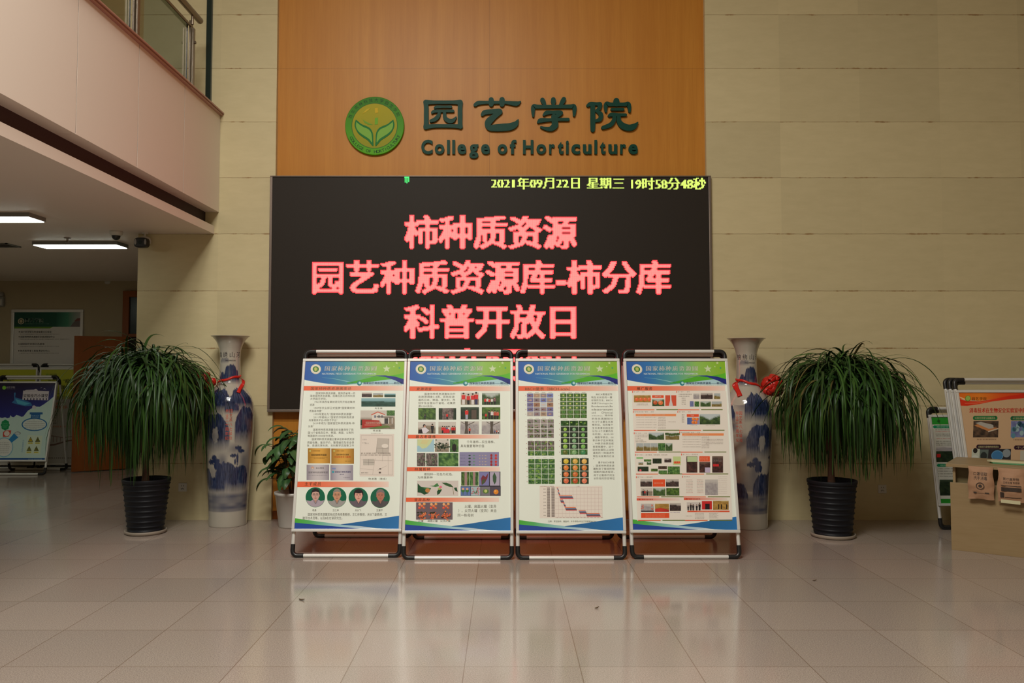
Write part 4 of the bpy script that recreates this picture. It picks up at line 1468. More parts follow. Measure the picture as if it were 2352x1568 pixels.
def emblem():
    c = on_y(860.8, 289.5, SGN_Y - 0.02)
    s = SGN_Y / F                       # metres per picture pixel on the panel
    R, ri = 68.3 * s, 52.8 * s
    t = thing('round_emblem', 'round green emblem with two leaves on the wood panel left of the lettering', 'sign', (c.x, SGN_Y, c.z))
    mb = MB()
    n = 72
    def ringpts(r, d):
        return [(r * math.cos(2 * PI * i / n), d, r * math.sin(2 * PI * i / n)) for i in range(n)]
    g1, g2 = srgb((88, 166, 24)), srgb((58, 124, 20))
    # rim disc with bevelled edge
    vs = ringpts(R, 0) + ringpts(R, -0.03) + ringpts(R * .985, -0.034) + ringpts(ri * 1.01, -0.034)
    fs = []
    for k in range(3):
        for i in range(n):
            fs.append((k * n + i, k * n + (i + 1) % n, (k + 1) * n + (i + 1) % n, (k + 1) * n + i))
    fs.append(tuple(range(n)))
    cols = [lerp(g2, g1, .3)] * n + [lerp(g1, g2, .5 + .5 * math.sin(2 * PI * i / n)) for i in range(n)] * 1 + \
           [lerp(g1, g2, .5 + .5 * math.sin(2 * PI * i / n)) for i in range(n)] + [lerp(g1, g2, .5 + .5 * math.sin(2 * PI * i / n)) for i in range(n)]
    mb.add(vs, fs, cols)
    mb.build('outer_ring', M['sign'], t)
    mb = MB()
    y1c, y2c, y3c = srgb((172, 160, 18)), srgb((156, 150, 22)), srgb((146, 146, 24))
    vs, cs, fs = [(0, -0.0335, 0)], [y2c], []
    for k, rr in enumerate((.33, .66, 1.0)):
        for i in range(n):
            a = 2 * PI * i / n
            vs.append((ri * rr * math.cos(a), -0.0335, ri * rr * math.sin(a)))
            cs.append(lerp(y3c, y1c, .5 + .5 * rr * math.sin(a)))
    for i in range(n):
        fs.append((0, 1 + i, 1 + (i + 1) % n))
        for k in range(2):
            fs.append((1 + k * n + i, 1 + (k + 1) * n + i, 1 + (k + 1) * n + (i + 1) % n, 1 + k * n + (i + 1) % n))
    mb.add(vs, fs, cs)
    for i in range(n):   # thin dark circle between disc and ring
        a, b_ = 2 * PI * i / n, 2 * PI * (i + 1) / n
        mb.add([(q * math.cos(w_), -0.0345, q * math.sin(w_)) for w_ in (a, b_) for q in (ri * .985, ri * 1.015)], [(0, 1, 3, 2)], srgb((60, 110, 40)))
    mb.build('disc', M['sign'], t)
    # picture of the leaves (zoom coordinates around the centre)
    k = s / 5.345
    def P(x, y, d):
        return ((x - 432) * k, d, -(y - 425) * k)
    outer = smooth_path([(200, 350, 0), (186, 400, 0), (192, 450, 0), (230, 520, 0), (290, 570, 0), (350, 610, 0), (416, 682, 0), (417, 600, 0), (412, 520, 0), (380, 460, 0), (330, 430, 0), (270, 405, 0), (228, 370, 0), (200, 350, 0)], 4)
    inner = smooth_path([(206, 378, 0), (203, 430, 0), (222, 480, 0), (262, 522, 0), (320, 560, 0), (370, 595, 0), (402, 634, 0), (400, 560, 0), (388, 510, 0), (355, 470, 0), (300, 445, 0), (250, 415, 0), (206, 378, 0)], 4)
    for side in (1, -1):
        lf = MB()
        for pts, d0, c in ((outer, -0.0345, (24, 116, 48)), (inner, -0.0355, (124, 176, 66))):
            pp = [(432 + (p[0] - 432) * side, p[1]) for p in pts[:-1]]
            lf.prism(pp, lambda u, v, d: P(u, v, d), d0 - 0.003, -0.032, srgb(c))
        lf.build('leaf_relief', M['sign'], t)
    def relief(pts, c):
        MB().prism(pts, lambda u, v, d: P(u, v, d), -0.036, -0.032, srgb(c)).build('bud_relief', M['sign'], t)
    relief([(436, 330), (474, 322), (472, 408), (434, 412)], (110, 170, 40))
    relief([(284, 346), (320, 370), (370, 396), (410, 412), (360, 414), (310, 390)], (110, 160, 44))
    relief([(436, 205), (470, 200), (474, 262), (438, 268)], (206, 172, 20))
    relief([(280, 278), (330, 220), (380, 206), (330, 250)], (200, 176, 34))
    # writing round the ring
    def around(s_, a0, a1, rr, hgt, inward):
        ink = MB()
        n_ = len(s_)
        for i, ch in enumerate(s_):
            if ch == ' ':
                continue
            a = a0 + (a1 - a0) * (i / (n_ - 1))
            V, Fc = glyphs(ch, 0.01)
            mn, mx = V.min(0), V.max(0)
            cx = (mn[0] + mx[0]) / 2
            sc = hgt / 0.72 if ord(ch) < 256 else hgt / 0.95
            base = 0.36 if ord(ch) < 256 else 0.38
            rot = a - PI / 2 if inward else a + PI / 2
            vs = []
            for p in V:
                u, v = (p[0] - cx) * sc, (p[1] - base) * sc
                x = rr * math.cos(a) + u * math.cos(rot) - v * math.sin(rot)
                z = rr * math.sin(a) + u * math.sin(rot) + v * math.cos(rot)
                vs.append((x, -0.0350, z))
            ink.add(vs, Fc, srgb((22, 62, 24)))
        ink.build('ring_lettering', M['sign'], t, recalc=False)
    around('西北农林科技大学园艺学院', math.radians(159), math.radians(26), 60.3 * s, 8.6 * s, True)
    around('COLLEGE OF HORTICULTURE', math.radians(208), math.radians(336), 60.6 * s, 7.2 * s, False)


emblem()


def panel_fn(c):
    return lambda u, v, d: (u - c.x, d, v - c.z)


def chinese_lettering():
    c = on_y(1216, 300, SGN_Y)
    t = thing('sign_lettering', 'raised dark green four-character Chinese lettering on the wood panel', 'sign', (c.x, SGN_Y, c.z))
    A = lambda P: [(780 + x / 5.345, 210 + y / 5.345, w_ / 5.345) for x, y, w_ in P]
    B = lambda P: [(1080 + x / 5.88, 210 + y / 5.88, w_ / 5.88) for x, y, w_ in P]
    chars = [
        [A([(1058, 140, 28), (1066, 200, 28), (1066, 300, 29), (1066, 400, 29), (1060, 445, 30)]), A([(1060, 142, 30), (1150, 141, 22), (1280, 141, 21), (1400, 141, 22), (1484, 142, 30)]),
         A([(1484, 142, 30), (1480, 220, 28), (1480, 300, 29), (1480, 400, 28), (1486, 440, 28)]), A([(1060, 444, 28), (1160, 433, 22), (1280, 432, 21), (1400, 433, 22), (1484, 438, 26)]),
         A([(1172, 208, 14), (1200, 199, 18), (1280, 197, 14), (1368, 197, 16)]), A([(1138, 268, 14), (1170, 252, 19), (1280, 249, 16), (1394, 248, 17)]),
         A([(1232, 262, 14), (1212, 312, 24), (1172, 352, 24), (1124, 370, 19)]), A([(1291, 262, 18), (1296, 330, 24), (1340, 368, 27), (1392, 366, 24), (1432, 324, 8)])],
        [B([(66, 192, 22), (110, 165, 27), (200, 158, 21), (340, 158, 20), (480, 158, 20), (590, 172, 30), (640, 170, 28), (678, 146, 9)]), B([(284, 122, 34), (285, 152, 38), (284, 184, 32)]), B([(431, 122, 36), (431, 152, 40), (430, 184, 34)]),
         B([(164, 322, 22), (200, 292, 32), (300, 280, 30), (392, 278, 36)]), B([(396, 284, 40), (330, 344, 36), (262, 404, 46), (238, 450, 42), (262, 498, 38), (340, 500, 46), (440, 494, 50), (540, 484, 48), (610, 450, 38), (648, 392, 8)])],
        [B([(974, 124, 30), (990, 155, 30), (1008, 188, 18)]), B([(1121, 120, 32), (1122, 150, 34), (1122, 188, 20)]), B([(1262, 114, 30), (1244, 150, 32), (1214, 190, 18)]),
         B([(850, 342, 15), (848, 280, 24), (856, 214, 30), (920, 216, 26), (1130, 215, 23), (1340, 212, 26), (1400, 214, 30), (1405, 280, 24), (1400, 334, 16)]),
         B([(992, 326, 16), (1030, 298, 28), (1110, 292, 22), (1190, 294, 28), (1218, 300, 32)]), B([(1222, 300, 30), (1190, 330, 26), (1150, 352, 22)]),
         B([(1128, 350, 36), (1142, 420, 42), (1136, 476, 44), (1080, 514, 32), (1010, 508, 22), (954, 490, 13)]), B([(916, 424, 16), (950, 402, 30), (1060, 394, 22), (1200, 388, 20), (1320, 387, 21)])],
        [B([(1650, 182, 30), (1652, 300, 32), (1653, 420, 33), (1652, 528, 29)]), B([(1584, 200, 20), (1622, 180, 28), (1700, 178, 22), (1748, 182, 30)]), B([(1750, 186, 30), (1738, 236, 26), (1698, 272, 16)]),
         B([(1696, 274, 14), (1752, 308, 30), (1762, 348, 30), (1744, 388, 28), (1690, 408, 18)]), B([(1970, 138, 40), (1970, 152, 42), (1970, 172, 42)]),
         B([(1829, 282, 15), (1826, 226, 24), (1838, 178, 30), (1900, 184, 24), (2070, 184, 24), (2128, 180, 30), (2144, 226, 24), (2148, 282, 15)]),
         B([(1908, 252, 18), (1980, 251, 20), (2060, 251, 19)]), B([(1870, 338, 17), (1902, 324, 26), (1990, 325, 22), (2094, 326, 19)]),
         B([(1944, 340, 24), (1934, 404, 28), (1886, 462, 30), (1788, 498, 24)]), B([(2002, 340, 24), (2006, 414, 32), (2056, 474, 42), (2140, 500, 42), (2210, 478, 36), (2258, 428, 8)])],
    ]
    for strokes in chars:
        mb = MB()
        cc = None
        for k, st in enumerate(strokes):
            L, R, c1, c0 = stroke_outline(st, 6)
            q = lambda p, d: (on_y(p[0], p[1], SGN_Y).x - c.x, d, on_y(p[0], p[1], SGN_Y).z - c.z)
            d0 = -0.028 - 0.0003 * k
            n = len(L)
            for i in range(n - 1):       # body quads, front and sides
                mb.add([q(L[i], d0), q(R[i], d0), q(R[i + 1], d0), q(L[i + 1], d0), q(L[i], 0), q(R[i], 0), q(R[i + 1], 0), q(L[i + 1], 0)],
                       [(0, 1, 2, 3), (0, 3, 7, 4), (1, 5, 6, 2)])
            for fan, e0, e1 in ((c1, L[-1], R[-1]), (c0, R[0], L[0])):
                pts = [e0] + fan + [e1]
                m_ = len(pts)
                mb.add([q(p, d0) for p in pts] + [q(p, 0) for p in pts], [tuple(range(m_))] + [(i, i + 1, i + 1 + m_, i + m_) for i in range(m_ - 1)])
        mb.build('character', M['letter'], t, recalc=False)


chinese_lettering()


def english_lettering():
    c = on_y(1216, 340, SGN_Y)
    t = thing('sign_lettering', 'raised dark green English lettering below the Chinese characters on the wood panel', 'sign', (c.x, SGN_Y, c.z))
    ext = [('C', 968, 994), ('o', 999, 1021), ('l', 1027, 1033.5), ('l', 1039, 1045.5), ('e', 1051, 1071), ('g', 1078, 1099), ('e', 1105, 1125), ('o', 1143, 1165), ('f', 1171, 1186),
           ('H', 1201, 1225), ('o', 1232, 1254), ('r', 1261, 1274), ('t', 1281, 1294), ('i', 1299.5, 1306), ('c', 1312, 1332), ('u', 1338.5, 1358), ('l', 1365, 1371), ('t', 1378, 1390), ('u', 1397, 1417), ('r', 1424, 1437), ('e', 1443, 1464)]
    base, caph = 353.5, 31.5
    for ch, x0, x1 in ext:
        cd = bpy.data.curves.new('writing', 'FONT')
        cd.body = ch
        cd.size = 1
        cd.offset = 0.035
        cd.extrude = 0.5
        cd.resolution_u = 4
        o = bpy.data.objects.new('writing', cd)
        COL.objects.link(o)
        bpy.context.view_layer.update()
        me = bpy.data.meshes.new_from_object(o.evaluated_get(bpy.context.evaluated_depsgraph_get()))
        bpy.data.objects.remove(o)
        bpy.data.curves.remove(cd)
        xs = [v.co.x for v in me.vertices]
        a, b_ = min(xs), max(xs)
        for v in me.vertices:
            px = x0 + (v.co.x - a) / (b_ - a) * (x1 - x0)
            py = base - v.co.y / 0.73 * caph
            p = on_y(px, py, SGN_Y)
            v.co = (p.x - c.x, -0.013 - v.co.z * 0.026, p.z - c.z)
        me.name = 'letter'
        me.materials.clear()
        me.materials.append(M['letter'])
        lo = bpy.data.objects.new('letter', me)
        COL.objects.link(lo)
        lo.parent = t


english_lettering()


# ------------------------------------------------------------------ dot-matrix screen
def screen():
    Yf = WALL - 0.035
    x0, x1 = wx(616, Yf), wx(1637, Yf)
    z1, z0 = wz(403.5, Yf), wz(946, Yf)
    cx, cz = (x0 + x1) / 2, (z0 + z1) / 2
    t = thing('display_screen', 'large black dot-matrix screen with red Chinese text below the wood panel lettering', 'screen', (cx, Yf, cz))
    w2, h2 = (x1 - x0) / 2, (z1 - z0) / 2
    MB().box(-w2 + .02, w2 - .02, 0.0, 0.09, -h2 + .02, h2 - .008).build('screen_face', M['led_face'], t)
    fr = MB()
    b = 0.026
    fr.box(-w2, w2, -0.012, 0.095, h2 - .012, h2)
    fr.box(-w2, w2, -0.012, 0.095, -h2, -h2 + b)
    fr.box(-w2, -w2 + b, -0.012, 0.095, -h2 + b, h2 - .012)
    fr.box(w2 - b, w2, -0.012, 0.095, -h2 + b, h2 - .012)
    fr.build('screen_frame', M['led_frame'], t, bevel=0.004)
    pitch = 0.0102

    def dots(name, s, px0, px1, py0, py1, mat, grow, space=1.0, fill=0.90):
        V, Fc = fitted(s, 0.0, space)
        a, b_ = on_y(px0, py1, Yf), on_y(px1, py0, Yf)
        P = np.column_stack([a.x + V[:, 0] * (b_.x - a.x), a.z + V[:, 1] * (b_.z - a.z)])
        hit = set()
        for f in Fc:
            for k in range(1, len(f) - 1):
                T = P[[f[0], f[k], f[k + 1]]]
                lo = np.floor(T.min(0) / pitch).astype(int)
                hi = np.ceil(T.max(0) / pitch).astype(int)
                gx, gz = np.meshgrid(np.arange(lo[0], hi[0] + 1), np.arange(lo[1], hi[1] + 1))
                q = np.column_stack([(gx.ravel() + .5) * pitch, (gz.ravel() + .5) * pitch])
                d = (T[1, 0] - T[0, 0]) * (T[2, 1] - T[0, 1]) - (T[2, 0] - T[0, 0]) * (T[1, 1] - T[0, 1])
                if abs(d) < 1e-12:
                    continue
                u = ((q[:, 0] - T[0, 0]) * (T[2, 1] - T[0, 1]) - (T[2, 0] - T[0, 0]) * (q[:, 1] - T[0, 1])) / d
                v = ((T[1, 0] - T[0, 0]) * (q[:, 1] - T[0, 1]) - (q[:, 0] - T[0, 0]) * (T[1, 1] - T[0, 1])) / d
                ok = (u >= -1e-6) & (v >= -1e-6) & (u + v <= 1 + 1e-6)
                for i in np.where(ok)[0]:
                    hit.add((int(gx.ravel()[i]), int(gz.ravel()[i])))
        hit = {(i + a, j + b_) for (i, j) in hit for a, b_ in grow}
        mb = MB()
        e = pitch * (1 - fill) / 2
        for (i, j) in sorted(hit):
            xa, za = i * pitch + e - cx, j * pitch + e - cz
            xb, zb = xa + pitch * fill, za + pitch * fill
            rim = mat is M['red_led'] and not all(q in hit for q in ((i + 1, j), (i - 1, j), (i, j + 1), (i, j - 1)))
            mb.add([(xa, -0.002, za), (xb, -0.002, za), (xb, -0.002, zb), (xa, -0.002, zb)], [(0, 1, 2, 3)], None, 1 if rim else 0)
        mb.build(name, [mat, M['led_edge']], t, recalc=False)

    BOLD = ((-1, 0), (0, 0), (1, 0), (2, 0), (-1, 1), (0, 1), (1, 1), (2, 1), (0, -1), (1, -1))
    THIN = ((0, 0), (1, 0))
    dots('text_line', '柿种质资源', 930, 1322, 496, 571, M['red_led'], BOLD)
    dots('text_line', '园艺种质资源库-柿分库', 718, 1537, 599, 674, M['red_led'], BOLD)
    dots('text_line', '科普开放日', 928, 1319, 701, 777, M['red_led'], BOLD)
    dots('text_line', '2021年9月23日', 932, 1320, 800, 872, M['red_led'], BOLD)
    dots('date_line', '2021年09月22日', 1127, 1330, 407, 434, M['yellow_led'], THIN)
    dots('date_line', '星期三', 1348, 1432, 407, 434, M['yellow_led'], THIN)
    dots('date_line', '19时58分48秒', 1449, 1619, 408, 436, M['yellow_led'], THIN)
    mb = MB()
    p = on_y(935, 411, Yf)
    for i in range(3):
        hgt = (0.062, 0.074, 0.052)[i]
        xa = p.x - cx - 0.024 + i * 0.018
        mb.add([(xa, -0.002, p.z - cz - hgt * .6), (xa + 0.010, -0.002, p.z - cz - hgt * .6), (xa + 0.010, -0.002, p.z - cz + 0.03), (xa, -0.002, p.z - cz + 0.03)], [(0, 1, 2, 3)])
    mb.add([(p.x - cx - .028, -.003, p.z - cz + .012), (p.x - cx + .012, -.003, p.z - cz + .012), (p.x - cx + .012, -.003, p.z - cz + .034), (p.x - cx - .028, -.003, p.z - cz + .034)], [(0, 1, 2, 3)])
    mb.build('stuck_dots', M['green_led'], t, recalc=False)


screen()

# ------------------------------------------------------------------ four poster boards in front of the screen
a_board(667, 922, 1280, paint1, B1, 'poster stand with four round portraits, beside the leafy plant in the white pot')
a_board(922, 1180, 1285, paint2, B2, 'poster stand with field photos, four orange bands and red persimmons on a mauve picture')
a_board(1185, 1440, 1285, paint3, B3, 'poster stand with grids of tiny growth-stage photos above a bar chart')
a_board(1448, 1703, 1283, paint4, B4, 'poster stand with a pasted sheet of small slides, beside the blue and white vase')


# ------------------------------------------------------------------ big blue and white vases
VPROF = [(45, 148), (48, 147), (60, 130), (80, 113), (110, 97), (160, 82), (220, 77.5), (300, 79), (360, 81), (395, 85), (415, 93), (440, 108), (470, 130), (510, 158), (540, 171), (570, 179),
         (620, 184), (670, 186), (720, 186), (770, 185), (820, 183), (920, 176), (1020, 168), (1120, 160), (1220, 154), (1320, 149), (1380, 146), (1450, 144), (1500, 142), (1508, 139)]


def vase(cpx, py_base, label, rot_text, mtn, seal_a, rib_side):
    fp = on_z(cpx, py_base)
    r_px = 0.142 * 0
    # metres per zoom pixel at the vase
    depth = fp.y
    k = 1.0 / 3.411 * depth / F
    yc = depth + 142 * k
    k = 1.0 / 3.411 * yc / F
    H = (1508 - 45) * k
    x = on_y(cpx, 784, yc).x
    t = thing('floor_vase', label, 'vase', (x, yc, 0), 0, 'tall blue and white floor vases')
    prof = [(hw * k, (1508 - y) * k) for y, hw in VPROF]
    P = smooth_path([(p[0], p[1], 0) for p in prof], 13)
    P = [(max(p[0], 0.01), p[1]) for p in P]
    NS = 300
    white, blue, deep = (0.44, 0.41, 0.345), (0.034, 0.052, 0.125), (0.010, 0.015, 0.042)
    rs = random.Random(3)
    FRONT = -PI / 2

    def mount(da, z, c, top, bot, hw, seed, strength=1.0):
        """cover 0..1 of a cliff with its foot lost in mist; angles in radians, zoom heights"""
        a = (da - c + PI) % (2 * PI) - PI
        if abs(a) > hw * 1.15:
            return 0, 0
        s = a / hw
        tp = top + (bot - top) * 0.42 * abs(s) ** 3.2 + 26 * (vnoise(seed + s * 5.5, 3.1) - .5) + 12 * (vnoise(seed + s * 14, 9.0) - .5)
        if z < tp or z > bot:
            return 0, 0
        edge = min(1, (z - tp) / 7.0) * min(1, max(0, (1.05 - abs(s)) * 9))
        fade = min(1, (bot - z) / ((bot - top) * 0.42))
        tex = vnoise(seed + s * 16, z * 0.018) * .6 + vnoise(seed + s * 34, z * .05) * .4
        return edge * fade * strength * (0.80 + 0.42 * tex), tex

    def blob(da, z, c, zc, ra, rz, seed):
        a = (da - c + PI) % (2 * PI) - PI
        d = (a / ra) ** 2 + ((z - zc) / rz) ** 2 + 0.9 * (vnoise(seed + a * 22, z * .06) - .5)
        return max(0, min(1, (1 - d) * 3.0))

    def colour(ang, z):
        da = ang - FRONT - rot_text
        cov, tex = 0.0, 0.5
        if 215 < z < 270:
            cov = max(cov, 0.5 * mount(da, z, -0.55, 214, 262, .5, 3)[0])
        if 255 < z < 425:
            for args in ((0.15, 268, 425, .62, 5), (0.65, 318, 425, .4, 8), (-0.5, 330, 425, .5, 12), (2.6, 280, 425, .8, 15), (-2.2, 300, 420, .6, 18)):
                q = mount(da, z, *args)
                cov = max(cov, q[0])
        for args in mtn:
            q = mount(da, z, *args[:5])
            if q[0] > cov:
                cov, tex = q
            if len(args) > 5:                     # lighter hollow of an arch
                h = blob(da, z, args[0] + .02, args[5], args[3] * .26, 62, 4)
                if h > 0 and q[0] > 0:
                    cov *= 1 - 0.72 * h
        for args in TREES:
            cov = max(cov, blob(da, z, args[0] + mtn[0][0] + .0, *args[1:]))
        if 1215 < z < 1392:
            e = min(1, (z - 1215) / 60.0) * min(1, (1392 - z) / 8.0)
            cov = max(cov, e * (0.50 + 0.45 * vnoise(ang * 2.5, z * .045)))
        if 560 < z < 1215:
            w_ = vnoise(ang * 2.1 + 9, z * .011)
            cov = max(cov, 0.75 * max(0, (w_ - .42) / .58))
        cov = min(1, cov)
        ink = lerp(blue, deep, max(0, min(1, (tex - .35) * 2.0)))
        c = lerp(white, ink, cov)
        return c

    mb = MB()
    n = len(P)
    vs, cs, fs = [], [], []
    for (r, z) in P:
        zz = 1508 - z / k
        for i in range(NS):
            a = 2 * PI * i / NS
            vs.append((r * math.cos(a), r * math.sin(a), z))
            cs.append(colour(a, zz))
    for j in range(n - 1):
        for i in range(NS):
            fs.append((j * NS + i, j * NS + (i + 1) % NS, (j + 1) * NS + (i + 1) % NS, (j + 1) * NS + i))
    # inner wall of the mouth and foot
    mb.add(vs, fs, cs, 0, True)
    mb.lathe([(P[0][0], P[0][1]), (P[0][0] - .012, P[0][1] - .006), (prof[4][0] - .012, prof[4][1]), (prof[6][0] - .012, prof[6][1]), (prof[6][0] - .012, prof[9][1])], NS, col=white)
    mb.lathe([(P[-1][0], 0.0), (0.001, 0.0)], NS, col=(.4, .34, .28))
    mb.build('vase_body', M['porcelain'], t)

    def radius_at(zz):
        z = zz
        for (r0, z0), (r1, z1) in zip(P, P[1:]):
            if z1 <= z <= z0:
                return r0 + (r1 - r0) * ((z0 - z) / max(1e-9, z0 - z1))
        return P[-1][0]

    def wrap(s, a_c, width, z_c, hgt, col, mb_, offset=.02):
        V, Fc = fitted(s, offset)
        out = []
        for p in V:
            z = z_c + (p[1] - .5) * hgt
            r = radius_at(z) + .0012
            a = FRONT + a_c + (p[0] - .5) * width / r
            out.append((r * math.cos(a), r * math.sin(a), z))
        mb_.add(out, Fc, col)
    ink = MB()
    zt = (1508 - 193) * k
    for i, ch in enumerate('锦绣山河'):
        wrap(ch, rot_text + (-1.05 + i * 0.66), 36 * k, zt, 42 * k, (0.02, 0.018, 0.03), ink, .012)
    wrap('河南省博物院监制', rot_text + .1, 84 * k, (1508 - 238) * k, 11 * k, (.03, .03, .05), ink, .006)
    ink.build('neck_lettering', M['porcelain'], t, recalc=False)
    sealm = MB()
    for j, col in enumerate(('毕业三十周年纪念', '园艺系八七级校友')):
        for i, ch in enumerate(col[:7]):
            wrap(ch, seal_a + j * .145 - .07, 23 * k, (1508 - 622 - i * 34) * k, 27 * k, (0.62, 0.085, 0.045), sealm, .01)
    sealm.build('red_inscription', M['porcelain'], t, recalc=False)

    # ribbon with its flower, tied round the neck: a thing of its own
    side = rib_side
    zb = (1508 - (383 if side < 0 else 392)) * k
    rt = thing('red_ribbon', 'red satin ribbon and rosette round the vase ' + ('left of the screen' if side < 0 else 'right of the screen'),
               'ribbon', (x, yc, zb), 0, 'ribbons tied round the floor vases')
    bm_ = MB()
    NB = 60
    vs, fs = [], []
    bw = 9.5 * k
    for i in range(NB):
        a = 2 * PI * i / NB
        tilt = -side * -0.16 * math.cos(a) * 0.16 / .16
        zo = side * -0.030 * math.cos(a)
        for dz in (-bw, 0, bw):
            z = zo + dz + .004 * math.sin(a * 5)
            r = radius_at(zb + z) + (.006 if dz == 0 else .0035)
            vs.append((r * math.cos(a), r * math.sin(a), z))
    for i in range(NB):
        j = (i + 1) % NB
        for q in range(2):
            fs.append((i * 3 + q, j * 3 + q, j * 3 + q + 1, i * 3 + q + 1))
    bm_.add(vs, fs, None, 0, True)
    bo = bm_.build('band', M['ribbon'], rt)
    sm = bo.modifiers.new('thick', 'SOLIDIFY')
    sm.thickness = .004
    # rosette: overlapping cupped loops
    ro = MB()
    rr = random.Random(9 if side < 0 else 4)
    C = Vector((side * (radius_at(zb - .04) + (.105 if side > 0 else .125)), -0.055, -0.030 if side > 0 else -.035))
    for i in range(24):
        u = (i + .5) / 24
        el = math.asin(1 - 1.55 * u)
        az = i * 2.39996
        d = Vector((math.cos(az) * math.cos(el), -math.sin(el), math.sin(az) * math.cos(el)))
        tng = d.cross(Vector((0, 0, 1)) if abs(d.z) < .8 else Vector((1, 0, 0))).normalized()
        bi = d.cross(tng)
        R0 = .098 * rr.uniform(.72, 1.18)
        wv = .052 * rr.uniform(.6, 1.25)
        vs, fs = [], []
        tw = rr.uniform(0, PI)
        t2 = tng * math.cos(tw) + bi * math.sin(tw)
        b2 = d.cross(t2)
        for p in range(8):
            q = p / 7
            ang = PI * (q * 1.5 - .25)
            prof_r = R0 * (.35 + .65 * math.sin(PI * q) ** .8)
            off = b2 * (math.cos(ang) * .036)
            for sgn_ in (-1, -.35, .35, 1):
                vs.append(C + d * (prof_r + .008 * (1 - sgn_ * sgn_)) + off + t2 * (wv * sgn_))
        for p in range(7):
            for q in range(3):
                fs.append((p * 4 + q, p * 4 + q + 1, (p + 1) * 4 + q + 1, (p + 1) * 4 + q))
        ro.add(vs, fs, None, 0, True)
    oo = ro.build('rosette', M['ribbon'], rt)
    oo.modifiers.new('thick', 'SOLIDIFY').thickness = .0025
    # loose tail on the other side
    tl = MB()
    s2 = -side
    r0 = radius_at(zb) + .012
    a0 = FRONT + s2 * (0.95 if side < 0 else 1.0)
    base = Vector((r0 * math.cos(a0), r0 * math.sin(a0), 0.012))
    w0 = (24 if side < 0 else 34) * k
    vs, fs = [], []
    ln = 110 * k
    for i in range(12):
        q = i / 11
        z = base.z - ln * q ** 1.25
        xo = s2 * (107 if side < 0 else 96) * k + s2 * .006 * math.sin(q * 5)
        rb_ = radius_at(zb + z) + .010
        yo = -math.sqrt(rb_ * rb_ - xo * xo) if rb_ > abs(xo) * 1.02 else -.2 * rb_
        xn = s2 * radius_at(zb) * .96
        e_ = min(1, q * 5)
        p = Vector((xn + (xo - xn) * e_, min(yo, -.02), z))
        wd = w0 * (.55 + .45 * min(1, q * 3)) * (1 + .1 * math.sin(q * 7))
        for sg in (-.5, -.15, .15, .5):
            v_ = p + Vector((sg * wd, .006 * math.cos(sg * 5 + q * 4), sg * s2 * -.010))
            rv = radius_at(zb + v_.z) + .009
            if abs(v_.x) < rv:
                v_.y = min(v_.y, -math.sqrt(rv * rv - v_.x * v_.x))
            vs.append(v_)
    for i in range(11):
        for q in range(3):
            fs.append((i * 4 + q, i * 4 + q + 1, (i + 1) * 4 + q + 1, (i + 1) * 4 + q))
    tl.add(vs, fs, None, 0, True)
    to = tl.build('tail', M['ribbon'], rt)
    to.modifiers.new('thick', 'SOLIDIFY').thickness = .003
    return t


TREES = [(-.05, 975, .16, 24, 2), (-.22, 1010, .2, 22, 5), (.1, 1040, .2, 36, 7), (.05, 1005, .2, 30, 8), (1.02, 905, .17, 17, 9), (1.16, 930, .2, 16, 11), (.82, 960, .17, 14, 13), (1.0, 985, .05, 50, 15), (.9, 1005, .05, 30, 19),
         (2.6, 960, .3, 40, 21), (-2.0, 980, .3, 40, 24)]
vase(529.5, 1212, 'tall blue and white porcelain vase between the palm and the screen', 0.22,
     [(-.52, 455, 650, .66, 31), (-.26, 475, 645, .4, 33), (.68, 455, 632, .62, 36), (.2, 560, 650, .3, 38), (-.5, 645, 950, .62, 41, 800), (.84, 590, 900, .52, 44), (1.5, 640, 880, .4, 47), (-.03, 1006, 1275, .52, 51), (.63, 1040, 1265, .50, 54),
      (-1.2, 1064, 1245, .5, 57), (-.55, 1130, 1260, .5, 58), (2.4, 600, 940, .7, 61), (-2.3, 640, 950, .6, 64), (2.3, 1020, 1260, .6, 67), (-2.4, 1040, 1260, .6, 69), (3.0, 470, 640, .6, 71)], .30, -1)
vase(1713.9, 1217.5, 'tall blue and white porcelain vase half hidden by the slide poster, beside the potted palm', -0.03,
     [(.12, 470, 695, .48, 31), (.62, 525, 695, .60, 33), (-1.1, 560, 720, .35, 36), (.36, 708, 990, .68, 41, 850), (1.2, 720, 965, .5, 44), (-1.35, 800, 960, .3, 47), (.5, 1080, 1335, .54, 51), (1.15, 1060, 1290, .5, 54), (-.7, 1160, 1335, .45, 57),
      (2.4, 600, 940, .7, 61), (-2.3, 640, 950, .6, 64), (2.3, 1020, 1260, .6, 67), (-2.4, 1040, 1260, .6, 69), (3.0, 470, 640, .6, 71)], -.62, 1)


